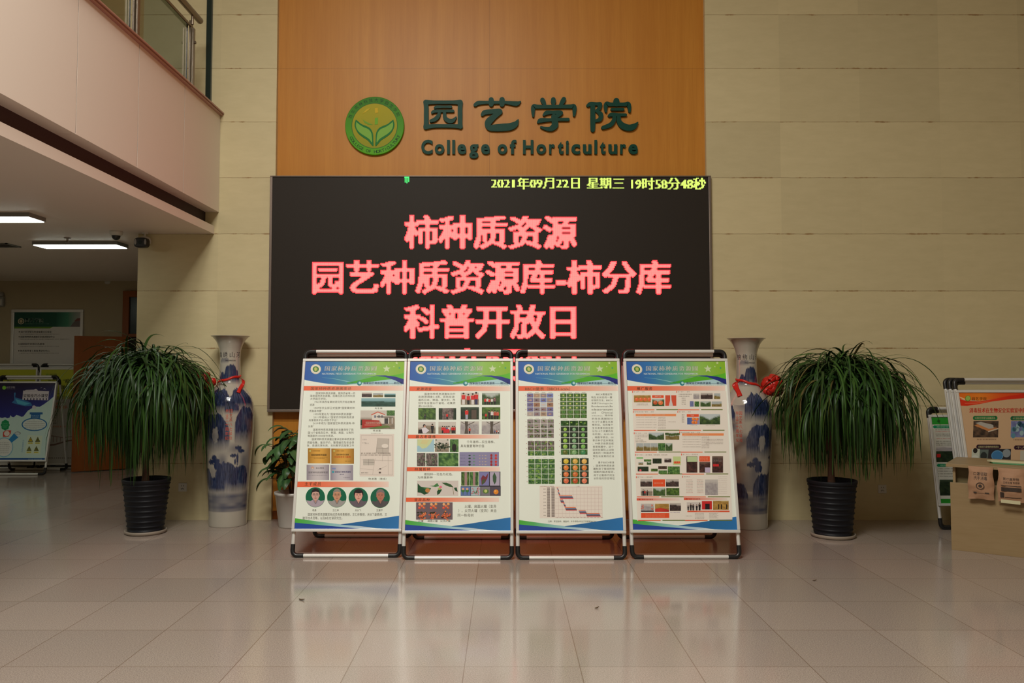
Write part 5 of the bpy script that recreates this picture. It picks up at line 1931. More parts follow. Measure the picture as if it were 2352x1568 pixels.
# ------------------------------------------------------------------ potted palms
def palm(cpx, py_floor, pot_top, pot_bot, hw_top, hw_bot, crown, label, seed, trunk_px):
    r = random.Random(seed)
    base = on_z(cpx, py_floor)
    Yc = base.y + hw_bot * base.y / F
    k = Yc / F
    x = on_y(cpx, 784, Yc).x
    t = thing('potted_palm', label, 'potted plant', (x, Yc, 0), 0, 'potted palms beside the vases')
    zt, zb = wz(pot_top, Yc), max(0.028, wz(pot_bot, Yc))
    rt_, rb = hw_top * k, hw_bot * k
    prof = [(0.001, zb), (rb * .96, zb), (rb, zb + .01)]
    nr = 9
    for i in range(nr):
        for q, dr in ((.0, 0), (.62, 0), (.72, .007), (.88, .007), (.98, 0)):
            s = (i + q) / nr
            prof.append((rb + (rt_ * .955 - rb) * s + dr, zb + .01 + (zt - zb - .05) * s))
    prof += [(rt_ * .97, zt - .035), (rt_, zt - .03), (rt_ * 1.01, zt - .008), (rt_, zt), (rt_ * .94, zt), (rt_ * .90, zt - .03), (rt_ * .88, zt - .09)]
    MB().lathe(prof, 56).build('pot', M['pot'], t)
    MB().lathe([(0.001, zt - .07), (rt_ * .88, zt - .07)], 40, smooth=False).build('soil', M['soil'], t)
    sr = rb * 1.16
    MB().lathe([(0.001, 0.0), (sr * .93, 0.0), (sr, .010), (sr * 1.03, .034), (sr * 1.0, .036), (sr * .95, .016), (0.001, .014)], 48).build('saucer', M['saucer'], t)
    # trunk splitting into arms that carry the rosettes
    cx = (crown['cx'] - cpx) * k
    ctop = wz(crown['top'], Yc)
    chw = crown['hw'] * k
    tx = (trunk_px - cpx) * k
    tm = MB()
    zsplit = zt + .22
    tm.tube([(tx, 0, zt - .08), (tx * .95, .005, zt + .05), (tx * .9, 0, zsplit)], [.038, .030, .026], 12)
    heads = []
    nh = crown['n']
    for i in range(nh):
        u = (i + .5) / nh
        ph = math.acos(1 - u * .93) * 0.98
        a = i * 2.39996 + r.uniform(-.25, .25)
        rad = chw * .66 * math.sin(ph) * r.uniform(.85, 1.1)
        hz = ctop - .13 - chw * .66 * (1 - math.cos(ph)) * r.uniform(.75, 1.05)
        heads.append(Vector((cx + rad * math.cos(a), rad * .8 * math.sin(a), hz)))
        h = heads[-1]
        m_ = Vector(((tx + h.x) / 2, h.y * .45, (zsplit + hz) / 2 - .02))
        tm.tube([(tx * .9, 0, zsplit - .03), tuple(m_), tuple(h)], [.020, .016, .013], 8)
    tm.build('trunk', M['trunk'], t)
    fol = MB()
    zlow = wz(crown['low'], Yc)
    ymax = WALL - Yc - .03
    for h in heads:
        outv = Vector((h.x - cx, h.y, 0))
        oh = min(1, outv.length / (chw * .66))
        for q in range(crown['leaves']):
            az = r.uniform(0, 2 * PI)
            s = r.random()
            el = math.radians(84 - 92 * s ** 1.05 + r.uniform(-8, 8))
            dirv = Vector((math.cos(az), math.sin(az), 0))
            if outv.length > .05:
                dirv = (dirv + outv.normalized() * .45 * oh).normalized()
            out_c = max(0.0, dirv.dot(outv.normalized()) if outv.length > .02 else 0) * oh      # how far this leaf reaches outward
            length = (r.uniform(.46, 1.04) + .16 * s) * crown['len'] * (1 - .27 * out_c) * (.62 if s < .16 else 1.0)
            width = r.uniform(.0065, .0125)
            n = 14
            p = h + Vector((r.uniform(-.02, .02), r.uniform(-.02, .02), r.uniform(-.07, .03)))
            e = el
            bend = math.radians(r.uniform(11, 27)) * (.62 if s < .14 else 1.0)
            step = length / n
            tilt = r.uniform(-.9, .9)
            g = r.random()
            c0 = lerp((.011, .034, .006), (.042, .108, .016), g * g)
            if r.random() < .008:
                c0 = (.14, .10, .035)
            vs, cs, fs = [], [], []
            sway = r.uniform(-.12, .12)
            for i in range(n + 1):
                u = i / n
                wdt = width * (min(1, .5 + u * 2.4) if u < .2 else (1 - ((u - .2) / .8) ** 2.2)) + .0005
                fwd = dirv * math.cos(e) + Vector((0, 0, math.sin(e)))
                sd = Vector((-dirv.y, dirv.x, 0))
                nrm = sd.cross(fwd)
                sd2 = (sd * math.cos(tilt * u) + nrm * math.sin(tilt * u))
                pc = Vector((p.x, min(p.y, ymax - .012 * g), p.z))
                for sg, dp in ((-1, 0), (0, -.25), (1, 0)):
                    q_ = pc + sd2 * (wdt * sg) + nrm * (dp * wdt)
                    q_.y = min(q_.y, ymax)
                    vs.append(q_)
                    cs.append(lerp(c0, (.040, .105, .028), .3 * (1 - u)))
                p = p + fwd * step
                if p.z < zlow + .12 * g * g and e < 0:
                    step *= .45
                dirv = (dirv + sd * sway).normalized()
                # the drooping end hangs in towards the stem a little
                e = max(e - bend * (1.0 if e > -.6 else .6) * r.uniform(.7, 1.3), math.radians(-86 - 12 * g))
            for i in range(n):
                fs += [(i * 3, i * 3 + 1, i * 3 + 4, i * 3 + 3), (i * 3 + 1, i * 3 + 2, i * 3 + 5, i * 3 + 4)]
            fol.add(vs, fs, cs, 0, True)
    fol.build('foliage', M['leaf'], t, recalc=False)
    return t


palm(343, 1231, 1098, 1221, 52, 38, dict(cx=338, top=806, hw=112, low=1096, n=23, leaves=96, len=1.03), 'drooping palm in a black ribbed pot beside the open wooden door', 12, 340)
palm(1905, 1240, 1101, 1228, 54, 41, dict(cx=1932, top=818, hw=118, low=1086, n=23, leaves=98, len=.97), 'drooping palm in a black ribbed pot right of the slide poster and vase', 5, 1904)


def leafy_plant():
    r = random.Random(8)
    base = on_z(672, 1214)
    Yc = base.y + .13
    k = Yc / F
    x = on_y(676, 784, Yc).x
    t = thing('leafy_plant', 'broad-leaved green plant in a white pot half hidden by the portrait poster stand', 'potted plant', (x, Yc, 0))
    zt = wz(1128, Yc)
    rt_, rb = 40 * k, 29 * k
    MB().lathe([(.001, 0.0), (rb, 0.0), (rb + .004, .01), (rt_ * .96, zt - .03), (rt_ * 1.02, zt - .025), (rt_ * 1.02, zt), (rt_ * .94, zt), (rt_ * .92, zt - .06)], 48).build('pot', M['whitepot'], t)
    MB().lathe([(.001, zt - .05), (rt_ * .92, zt - .05)], 32, smooth=False).build('soil', M['soil'], t)
    st, fo = MB(), MB()
    hubs = [Vector((0, 0, zt + .25)), Vector((-.08, -.02, zt + .36)), Vector((.07, .02, zt + .42)), Vector((-.02, -.04, zt + .12)), Vector((.02, -.03, zt + .5))]
    for h in hubs:
        st.tube([(h.x * .2, h.y * .2, zt - .05), (h.x * .7, h.y * .7, (zt + h.z) / 2), tuple(h)], [.008, .006, .004], 6)
    for i in range(92):
        h = hubs[i % len(hubs)] + Vector((r.uniform(-.05, .05), r.uniform(-.05, .05), r.uniform(-.10, .08)))
        az = r.uniform(0, 2 * PI)
        dv = Vector((math.cos(az), math.sin(az), 0))
        el = math.radians(r.uniform(5, 62))
        pet = r.uniform(.05, .17)
        p0 = h + (dv * math.cos(el) + Vector((0, 0, math.sin(el)))) * pet
        st.tube([tuple(h), tuple(p0)], .003, 5, cap=False)
        Ln, W_ = r.uniform(.15, .24), r.uniform(.042, .066)
        e = el - .3
        n = 8
        p = p0
        sd = Vector((-dv.y, dv.x, 0))
        vs, cs, fs = [], [], []
        c0 = lerp((.022, .065, .020), (.055, .135, .042), r.random())
        for q in range(n + 1):
            u = q / n
            w_ = W_ * (math.sin(PI * min(1, u * .93 + .04)) ** .75) * (1 - .35 * u) + .0005
            fw = dv * math.cos(e) + Vector((0, 0, math.sin(e)))
            nr_ = sd.cross(fw)
            for sg, dp in ((-1, .05), (-.5, .0), (0, -.10), (.5, .0), (1, .05)):
                vs.append(p + sd * (w_ * sg) + nr_ * (dp * w_ * 2))
                cs.append(lerp(c0, (.09, .19, .06), .5 if sg == 0 else .0))
            p = p + fw * (Ln / n)
            e -= math.radians(r.uniform(9, 17))
        for q in range(n):
            for s in range(4):
                fs.append((q * 5 + s, q * 5 + s + 1, q * 5 + s + 6, q * 5 + s + 5))
        fo.add(vs, fs, cs, 0, True)
    st.build('stem', M['leaf'], t).data.materials[0] = M['trunk']
    fo.build('foliage', M['leaf'], t, recalc=False)


leafy_plant()


# ------------------------------------------------------------------ side hall: lamps, cameras, sprinkler, vent
def hall_lamp(x0, x1, y0, y1, label):
    t = thing('ceiling_light', label, 'ceiling light', ((x0 + x1) / 2, (y0 + y1) / 2, LIP_Z), 0, 'flat ceiling lights in the hall')
    w2, d2, hgt = (x1 - x0) / 2, (y1 - y0) / 2, 0.045
    hb = MB()
    hb.box(-w2, w2, -d2, d2, -hgt + .006, 0)
    hb.build('housing', M['lampbody'], t)
    MB().box(-w2 + .012, w2 - .012, -d2 + .008, d2 - .008, -hgt, -hgt + .006).build('diffuser', M['lamp'], t)
    return t


LY1, LY2 = 7.33, 9.01
LX1 = (264 - CX) * LY2 / F
LX0 = (67 - CX) * LY2 / F
hall_lamp(LX0, LX1, LY1, LY1 + .27, 'lit flat ceiling light cut by the picture edge, nearer the gallery front')
hall_lamp(LX0, LX1, LY2, LY2 + .27, 'lit flat ceiling light further back, beside the sprinkler')


def vent():
    c = on_z(2, 562, LIP_Z)
    t = thing('air_vent', 'dark air vent in the hall ceiling near the picture edge', 'vent', (c.x - .12, c.y, LIP_Z))
    f_ = MB()
    a, b_ = .27, .14
    for q in ((-a, a, -b_, -b_ + .02), (-a, a, b_ - .02, b_), (-a, -a + .02, -b_, b_), (a - .02, a, -b_, b_)):
        f_.box(q[0], q[1], q[2], q[3], -.012, 0)
    f_.build('vent_frame', M['lampbody'], t)
    s_ = MB()
    for i in range(7):
        y = -b_ + .03 + i * .037
        s_.add([(-a + .02, y, -.010), (a - .02, y, -.010), (a - .02, y + .028, -.001), (-a + .02, y + .028, -.001)], [(0, 1, 2, 3)])
    s_.build('louvre', M['blackp'], t)


vent()


def dome(px, py, Z, label, s=1.0, wall_y=None):
    c = on_z(px, py, Z) if wall_y is None else on_y(px, py, wall_y)
    t = thing('dome_camera', label, 'security camera', (c.x, c.y, c.z), 0, None)
    R_ = .062 * s
    MB().lathe([(.001, 0), (R_, 0), (R_, -.018 * s), (R_ * .95, -.034 * s), (R_ * .72, -.046 * s), (.001, -.046 * s)], 32).build('housing', M['whitep'], t)
    MB().lathe([(R_ * .70, -.044 * s)] + [(R_ * .66 * math.cos(i * PI / 16), -.050 * s - R_ * .66 * math.sin(i * PI / 16)) for i in range(9)], 32).build('dome_cover', M['blackp'], t)
    return t


dome(267, 531, LIP_Z, 'small white dome camera on the hall ceiling beside the larger black-faced camera', 1.0)
dome(250, 646, LIP_Z, 'small dome camera far back in the hall where ceiling meets wall', 1.05)


def ptz():
    c = on_z(333, 534, LIP_Z)
    t = thing('surveillance_camera', 'white camera with a broad black face hanging from the ceiling edge', 'security camera', (c.x, c.y, LIP_Z))
    k = c.y / F
    MB().lathe([(.001, 0), (.030, 0), (.030, -.012), (.001, -.014)], 24).build('ceiling_plate', M['whitep'], t)
    MB().tube([(0, 0, -.01), (0, 0, -12 * k)], .010, 12).build('stem', M['whitep'], t)
    sh = MB()
    hh, ww = 12 * k, 13 * k
    sh.lathe([(.002, -9 * k), (ww * .55, -9.5 * k), (ww * .95, -13 * k), (ww * 1.05, -19 * k), (ww * 1.0, -25 * k), (.002, -27 * k)], 28)
    sh.build('housing', M['whitep'], t)
    fc = MB()
    pts = []
    for i in range(40):
        a = 2 * PI * i / 40
        ca, sa = math.cos(a), math.sin(a)
        pts.append((15.5 * k * math.copysign(abs(ca) ** .55, ca), 11.5 * k * math.copysign(abs(sa) ** .55, sa) - 26 * k))
    fc.prism(pts, lambda u, v, d: (u, d, v), -.105, -.03)
    f_ = fc.build('camera_face', M['blackp'], t, bevel=.012)
    le = MB()
    for s_ in (-1, 1):
        le.lathe([(.001, 0), (.012, 0), (.012, -.004), (.001, -.005)], 20)
    for s_ in (-1, 1):
        w_ = MB().prism([(s_ * 11.3 * k + 2.4 * k * math.cos(i * PI / 10), -25 * k + 6.5 * k * math.sin(i * PI / 10)) for i in range(20)], lambda u, v, d: (u, d, v), -.1075, -.10)
        w_.build('lamp_window', M['greyp'], t)
    MB().tube([(0, -.10, -26 * k), (0, -.109, -26 * k)], 4.2 * k, 24).build('lens', M['glass_edge'], t)


ptz()


def sprinkler():
    c = on_z(155, 546, LIP_Z)
    t = tag(MB().lathe([(.001, 0), (.036, 0), (.034, -.006), (.012, -.010), (.010, -.030), (.007, -.036), (.007, -.046), (.022, -.048), (.022, -.050), (.001, -.051)], 24).build('ceiling_sprinkler', M['steel']),
            'small metal sprinkler head on the hall ceiling above the further light', 'sprinkler')
    t.location = (c.x, c.y, LIP_Z)


sprinkler()

# ------------------------------------------------------------------ far wall of the hall
HC = lambda TL, TR, BL, BR: (TL, TR, BL, BR)


def hpx(x, y):                     # third zoom picture -> photograph
    return x / 3.565, 680 + y / 3.565


def wall_poster():
    Y = HALL - .03
    a, b_ = on_y(*hpx(93, 108), Y), on_y(*hpx(664, 860), Y)
    W_, H_ = b_.x - a.x, a.z - b_.z
    t = thing('framed_notice', 'white framed notice with dark green heading on the far hall wall', 'notice board', ((a.x + b_.x) / 2, HALL, (a.z + b_.z) / 2))
    f_ = MB()
    w2, h2, bd = W_ / 2, H_ / 2, .045
    for q in ((-w2, w2, h2 - bd, h2), (-w2, w2, -h2, -h2 + bd), (-w2, -w2 + bd, -h2 + bd, h2 - bd), (w2 - bd, w2, -h2 + bd, h2 - bd)):
        f_.box(q[0], q[1], -.035, -.002, q[2], q[3])
    f_.build('frame', M['alu'], t, bevel=.006)
    cv = Canvas((93, 108), (664, 108), (93, 860), (664, 860), W_, H_, lambda x, v, l: Vector((x - w2, -.012 - l * .0006, h2 - v)))
    cv.full((214, 210, 204))
    cv.strip([(112, 128, 250, (16, 70, 58)), (440, 128, 250, (18, 84, 66)), (540, 128, 250, (70, 140, 112)), (640, 128, 250, (170, 168, 166))], 1)
    cv.poly([(560, 250), (580, 220), (610, 190), (640, 180), (640, 250)], (110, 100, 100), 2)
    cv.poly([(590, 205), (612, 182), (640, 178), (640, 200)], (120, 70, 66), 3)
    cv.strip([(112, 250, 264, (104, 150, 48)), (400, 250, 264, (104, 150, 48)), (420, 250, 251, (120, 160, 60))], 2)
    cv.ell(168, 205, 25, 25, (198, 186, 160), 2, 24)
    cv.ell(168, 205, 18, 18, (30, 70, 56), 3, 20)
    cv.ell(168, 205, 12, 13, (188, 176, 140), 4, 16)
    cv.text('园艺学院', 200, 180, 346, 216, (170, 186, 176), 3, .02, 1.1)
    cv.dashes(204, 392, 222, 8, (100, 140, 124), 3)
    for i, (y, s) in enumerate(((284, '园艺科学研究所省级重点实验室'), (325, '国家柿种质资源圃农业部试验站中心'), (384, '国家园艺科技示范基地'), (440, '陕西省苹果工程技术研究中心'))):
        cv.rect(152, y + 4, 160, y + 12, (60, 56, 50), 2)
        cv.text(s, 168, y, (412, 438, 358, 400)[i], y + 16, (84, 80, 72), 3, .02)
        cv.dashes(164, 480, y + 24, 8, (160, 154, 146), 3)
        if i == 1:
            cv.dashes(480, 566, y + 24, 8, (160, 154, 146), 3)
    cv.build('notice_print', t)


wall_poster()


def exit_light():
    Y = HALL
    c = on_y(2, 693, Y)
    t = thing('emergency_light', 'grey emergency light box on the hall wall at the picture edge', 'emergency light', (c.x, Y, c.z))
    MB().box(-.12, .075, -.07, 0, -.08, .085).build('light_box', M['greyp'], t, bevel=.02)
    MB().box(-.10, .055, -.073, -.068, -.06, .04).build('light_cover', M['whitep'], t, bevel=.01)
    for s_ in (-.07, .03):
        MB().lathe([(.001, .085), (.03, .085), (.034, .12), (.02, .15), (.001, .155)], 20, center=(s_, -.035)).build('lamp_head', M['greyp'], t)


exit_light()


def banner(x0, x1, label, idx):
    def paint(cv):
        cv.full((196, 192, 184))
        ox = x0 + 0
        cv.rect(x0 + 8, 462, x1 - 6, 724, (176, 178, 44), 1)
        dx = 0 if idx == 0 else 0
        s = x0 - 330
        cv.ell(392 + s, 512, 13, 13, (140, 160, 40), 2, 16)
        cv.text('园艺学院', 412 + s, 500, 470 + s, 518, (70, 78, 30), 2, .02)
        cv.text('共同战', 400 + s, 560, 492 + s, 594, (60, 66, 34), 2, .02)
        cv.text('“疫”', 522 + s, 550, 600 + s, 590, (40, 44, 24), 2, .03)
        cv.text('做好防护', 500 + s, 612, 666 + s, 652, (44, 48, 26), 2, .03, 1.0, .15)
        cv.dashes(394 + s, 562 + s, 686, 14, (70, 76, 34), 2)
        cv.strip([(x0 + 8, 724, 760, (186, 184, 120)), (x1 - 6, 712, 730, (186, 184, 110))], 1)
        cv.text('疫情防控', 420 + s, 775, 500 + s, 800, (206, 110, 76), 2, .03)
        cv.text('戴口罩 勤洗手', 420 + s, 806, 568 + s, 836, (206, 104, 70), 2, .03)
        for i, y in enumerate((862, 890, 918, 946, 970)):
            cv.dashes(400 + s, 490 + s, y, 13, (96, 90, 84), 2)
        cv.dashes(440 + s, 570 + s, 1000, 16, (206, 120, 90), 2)
        # bridge drawing
        for i in range(7):
            cv.line(410 + s + i * 28, 1085 + i * 6, 410 + s + i * 28, 1160 - i * 2, 5, (140, 112, 104), 2)
        cv.strip([(380 + s, 1180, 1196, (150, 124, 116)), (480 + s, 1170, 1186, (126, 98, 92)), (580 + s, 1136, 1150, (126, 98, 92)), (700 + s, 1120, 1132, (150, 124, 116))], 2)
        cv.strip([(400 + s, 1080, 1090, (160, 140, 132)), (540 + s, 1108, 1116, (150, 124, 116)), (680 + s, 1090, 1098, (160, 140, 132))], 2)
        cv.dashes(400 + s, 640 + s, 1298, 14, (110, 104, 96), 2)
    return paint


YB = on_z(135, 1076).y
for i, (x0, x1, lab) in enumerate(((-148, 312, 'yellow-topped epidemic notice stand in the hall, behind the dark blue poster'), (328, 790, 'yellow-topped epidemic notice stand in the hall, partly behind the open wooden door'))):
    a, b_ = hpx(x0, 0)[0], hpx(x1, 0)[0]
    pa, pb = (a - CX) * YB / F, (b_ - CX) * YB / F
    a_board(0, 0, 0, banner(x0, x1, lab, i), ((x0, 440), (x1, 440), (x0, 1372), (x1, 1372)), lab, H=1.62, lean=.06, rear=.36, z_lo=.06, z_hi=1.56, W=pb - pa,
            at=Vector(((pa + pb) / 2, YB - .02, 0)), group='epidemic notice stands in the hall')


def paint_blue(cv):
    cv.full((196, 222, 214))
    # night-blue sky with a wavy lower edge
    def sky(s):
        return lerp((30, 20, 52), (24, 16, 40), s)
    xs = [-200, -120, -60, 0, 40, 70, 100, 110, 130, 160, 190, 220, 260, 285, 310, 345, 395, 415, 440, 500, 560, 620, 680, 712]
    ys = [720, 700, 690, 705, 695, 708, 700, 668, 690, 694, 664, 672, 690, 684, 650, 606, 576, 548, 552, 556, 520, 474, 424, 380]
    lo = [(34, 38, 120)] * len(xs)
    vs, cs, fs = [], [], []
    for x, y in zip(xs, ys):
        for q, c in ((232, (32, 20, 44)), (232 + (y - 232) * .5, (36, 34, 96)), (y, (36, 44, 130))):
            vs.append(cv.pt(x, q, 1))
            cs.append(srgb(c))
    for i in range(len(xs) - 1):
        for q in range(2):
            fs.append((i * 3 + q, i * 3 + q + 1, i * 3 + q + 4, i * 3 + q + 3))
    cv.mb.add(vs, fs, cs)
    cv.poly([(150, 366), (172, 366), (166, 430), (240, 450), (330, 480), (380, 500), (400, 540), (310, 548), (220, 530), (120, 500), (155, 470)], (56, 120, 176), 2)
    cv.poly([(170, 450), (260, 480), (370, 512), (300, 536), (200, 512)], (84, 176, 206), 3)
    cv.ell(14, 300, 26, 26, (130, 196, 60), 2, 20)
    cv.text('园艺学院', 46, 282, 160, 308, (196, 190, 196), 3, .02)
    cv.dashes(50, 170, 314, 8, (120, 110, 130), 3)
    cv.poly([(272, 338), (620, 345), (612, 468), (264, 462)], (206, 198, 204), 3)
    cv.poly([(282, 345), (310, 330), (420, 325), (430, 316), (452, 316), (470, 340), (610, 345)], (206, 198, 204), 3)
    cv.text('实验技巧小课堂', 278, 384, 606, 430, (36, 26, 44), 4, .03, 1.05)
    for i in range(8):
        cv.rect(286 + i * 42, 440, 300 + i * 42, 466, (44, 36, 70), 4)
    cv.poly([(500, 305), (530, 290), (514, 304)], (196, 190, 200), 3)
    cv.poly([(536, 320), (560, 308), (584, 324), (560, 316)], (196, 190, 200), 3)
    cv.poly([(398, 575), (402, 545), (424, 536), (446, 546), (452, 566), (440, 590)], (206, 200, 206), 3)
    # flask outline
    cv.rect(368, 630, 542, 658, (30, 96, 156), 2)
    cv.poly([(388, 656), (514, 656), (508, 710), (384, 710)], (30, 100, 162), 3)
    cv.dashes(398, 510, 668, 12, (150, 190, 210), 4)
    cv.dashes(404, 498, 688, 12, (150, 190, 210), 4)
    cv.ell(436, 790, 172, 88, (32, 110, 170), 3, 36)
    cv.ell(436, 790, 156, 74, (214, 222, 216), 4, 36)
    for i, (a, b_) in enumerate(((410, 452), (344, 540), (310, 580), (296, 586), (310, 570), (376, 480))):
        cv.dashes(a, b_, 725 + i * 24, 11, (140, 140, 132), 5)
    for x in range(8):
        a = x * PI / 4
        cv.ell(45 + 34 * math.cos(a), 798 + 46 * math.sin(a), 26, 26, (20, 150, 90), 2, 12)
    cv.ell(45, 798, 44, 54, (20, 150, 90), 3, 20)
    cv.dashes(10, 88, 770, 12, (130, 200, 160), 4)
    cv.dashes(8, 92, 794, 12, (130, 200, 160), 4)
    cv.dashes(10, 84, 818, 12, (130, 200, 160), 4)
    cv.poly([(20, 890), (50, 870), (128, 868), (122, 912), (92, 952), (18, 954)], (206, 66, 54), 2)
    cv.ell(70, 910, 38, 34, (228, 216, 206), 3, 18)
    # round flask with test tube
    cv.ell(40, 1090, 122, 130, (140, 190, 206), 2, 36)
    cv.ell(40, 1090, 108, 116, (222, 224, 218), 3, 36)
    for i in range(6):
        cv.dashes(-60, 124 - abs(2 - i) * 8, 1026 + i * 26, 12, (150, 146, 140) if i != 1 else (80, 76, 72), 4)
    cv.poly([(96, 990), (180, 890), (240, 950), (140, 1030)], (40, 130, 190), 3)
    cv.poly([(164, 905), (190, 876), (250, 930), (226, 960)], (206, 220, 220), 4)
    cv.ell(214, 906, 42, 20, (120, 120, 130), 4, 20)
    cv.ell(214, 906, 34, 13, (206, 220, 220), 5, 20)
    for i, ch in enumerate('实验室安全标识'):
        cv.text(ch, 284 - i * 2, 992 + i * 24, 305 - i * 2, 1013 + i * 24, (70, 140, 190), 2)
    cv.poly([(350, 930), (550, 940), (526, 1186), (322, 1180)], (210, 226, 204), 2)
    for (cx_, cy_) in ((391, 990), (487, 990), (375, 1110), (472, 1110)):
        cv.poly([(cx_, cy_ - 38), (cx_ + 34, cy_ + 28), (cx_ - 34, cy_ + 28)], (70, 70, 40), 3)
        cv.poly([(cx_, cy_ - 26), (cx_ + 24, cy_ + 22), (cx_ - 24, cy_ + 22)], (206, 178, 40) if cy_ < 1000 and cx_ < 400 else (120, 120, 44), 4)
        cv.rect(cx_ - 3, cy_ - 8, cx_ + 3, cy_ + 10, (60, 50, 30), 5)
        cv.rect(cx_ - 32, cy_ + 36, cx_ + 30, cy_ + 54, (216, 206, 90), 3)
        cv.dashes(cx_ - 26, cx_ + 26, cy_ + 39, 11, (120, 110, 40), 4)
    cv.poly([(-300, 1230), (606, 1230), (602, 1262), (-300, 1262)], (30, 84, 150), 2)
    cv.dashes(366, 556, 1238, 14, (140, 180, 206), 3)


p_ = on_z(105, 1091)
WB = .90
a_board(0, 0, 0, paint_blue, ((-83, 215), (730, 215), (-215, 1275), (610, 1275)), 'poster stand with a dark blue night-sky poster at the hall entrance', H=1.44, lean=.30, rear=.60, z_lo=.19, z_hi=1.345,
        W=WB, at=Vector((p_.x - WB / 2, p_.y, 0)))


# ------------------------------------------------------------------ hall door
def hall_door():
    Yd = HALL - .02
    x0, x1 = wx(283, Yd), wx(395, Yd)
    zt = wz(668, Yd)
    fr = MB()
    fw = .10
    fr.box(x0, x0 + fw, Yd - .05, Yd + .02, 0, zt)
    fr.box(x1 - fw, x1, Yd - .05, Yd + .02, 0, zt)
    fr.box(x0 + fw, x1 - fw, Yd - .05, Yd + .02, zt - .10, zt)
    fr.box(x0 + fw, x1 - fw, Yd - .05, Yd + .02, wz(771, Yd) - .02, wz(771, Yd) + .03)
    o = struct(fr.build('door_1', M['door'], bevel=.006))
    MB().box(x0 + fw, x1 - fw, Yd - .004, Yd + .012, 0, zt - .10).build('dark_opening_sheet', M['dark_recess'], o)  # near-black sheet standing in for the unlit interior beyond the doorway
    MB().box(x0 + fw, x0 + fw + .22, Yd - .012, Yd - .004, wz(771, Yd) + .03, zt - .10).build('transom_glass', M['glass_edge'], o)
    # the leaf, swung out almost flat against the wall
    h = on_z(288, 1077.5)
    e = on_z(163.5, 1085)
    dx, dy = e.x - h.x, e.y - h.y
    L_ = math.hypot(dx, dy)
    t = thing('door_leaf', 'orange-brown wooden door leaf standing open behind the palm', 'door', (h.x, h.y, 0), math.atan2(dy, dx))
    zt2 = (wz(772, (h.y + e.y) / 2))
    MB().box(0, L_, -.02, .02, .012, zt2).build('panel', M['door'], t, bevel=.003)
    lv = MB()
    lv.tube([(L_ - .07, .02, 1.02), (L_ - .07, .065, 1.02), (L_ - .19, .065, 1.02)], .009, 10)
    lv.build('door_handle', M['steel'], t)
    for z in (.25, 1.0, 1.75):
        MB().tube([(-.008, -.014, z), (-.008, -.014, z + .10)], .008, 10).build('hinge', M['steel'], t)


hall_door()


# ------------------------------------------------------------------ sockets on the stone wall
def socket(px, py, label):
    c = on_y(px, py, WALL)
    t = thing('wall_socket', label, 'wall socket', (c.x, WALL, c.z), 0, 'wall sockets low on the stone wall')
    MB().box(-.043, .043, -.010, 0, -.043, .043).build('face_plate', M['whitep'], t, bevel=.004)
    h_ = MB()
    for x, z, rx, rz in ((-.010, .016, .0022, .007), (.010, .016, .0022, .007), (0, -.012, .002, .006), (-.012, -.016, .0022, .007), (.012, -.016, .0022, .007)):
        h_.box(x - rx, x + rx, -.0108, -.0098, z - rz, z + rz)
    h_.build('socket_slots', M['blackp'], t)


socket(420, 1118.5, 'white wall socket between the potted palm and the left vase')
socket(2026, 1122.5, 'white wall socket right of the potted palm near the desk')


# ------------------------------------------------------------------ boards behind the desk
def q4(x, y):
    return 2130 + x / 6.815, 850 + y / 6.815


def paint_green(cv):
    cv.full((206, 204, 192))
    cv.rect(100, 728, 1080, 862, (44, 150, 48), 1)
    cv.ell(235, 808, 24, 26, (30, 96, 40), 2, 16)
    for y, x0 in ((900, 145), (1515, 216)):
        cv.poly([(x0, y), (x0 + 24, y - 24), (x0 + 560, y - 24), (x0 + 560, y + 24), (x0 + 24, y + 24)], (24, 140, 96), 2)
        cv.text('校园安全', x0 + 60, y - 14, x0 + 240, y + 14, (170, 210, 180), 3, .02)
    for i, y in enumerate((940, 970, 1010, 1038, 1082, 1126, 1156, 1185)):
        cv.dashes(188 + i * 3, 560 if i % 3 else 520, y, 16, (206, 120, 110) if i in (1, 4) else (110, 106, 98), 2)
    cv.photo(206, 1225, 700, 1465, 'dark', 7, 2)
    cv.photo(206, 1215, 700, 1290, 'mist', 8, 3)
    cv.rect(218, 1335, 276, 1388, (196, 40, 40), 4)
    for i, y in enumerate((1560, 1600, 1640, 1680)):
        cv.dashes(250, 620, y, 18, (120, 116, 106), 2)
    cv.photo(270, 1740, 720, 1990, 'dark', 9, 2)
    cv.rect(-50, 2040, 1400, 2220, (40, 140, 44), 2)


fpt = on_z(2166, 1216)
GW = .66
a_board(0, 0, 0, paint_green, ((75, 705), (1085, 705), (262, 2150), (1290, 2150)), 'small green-headed poster stand against the stone wall, left of the desk', H=1.165, lean=.20, rear=.055, z_lo=.22, z_hi=1.085,
        W=GW, at=Vector((fpt.x + GW / 2 - .035, fpt.y, 0)), rear_in=.09, group='poster stands behind the desk')


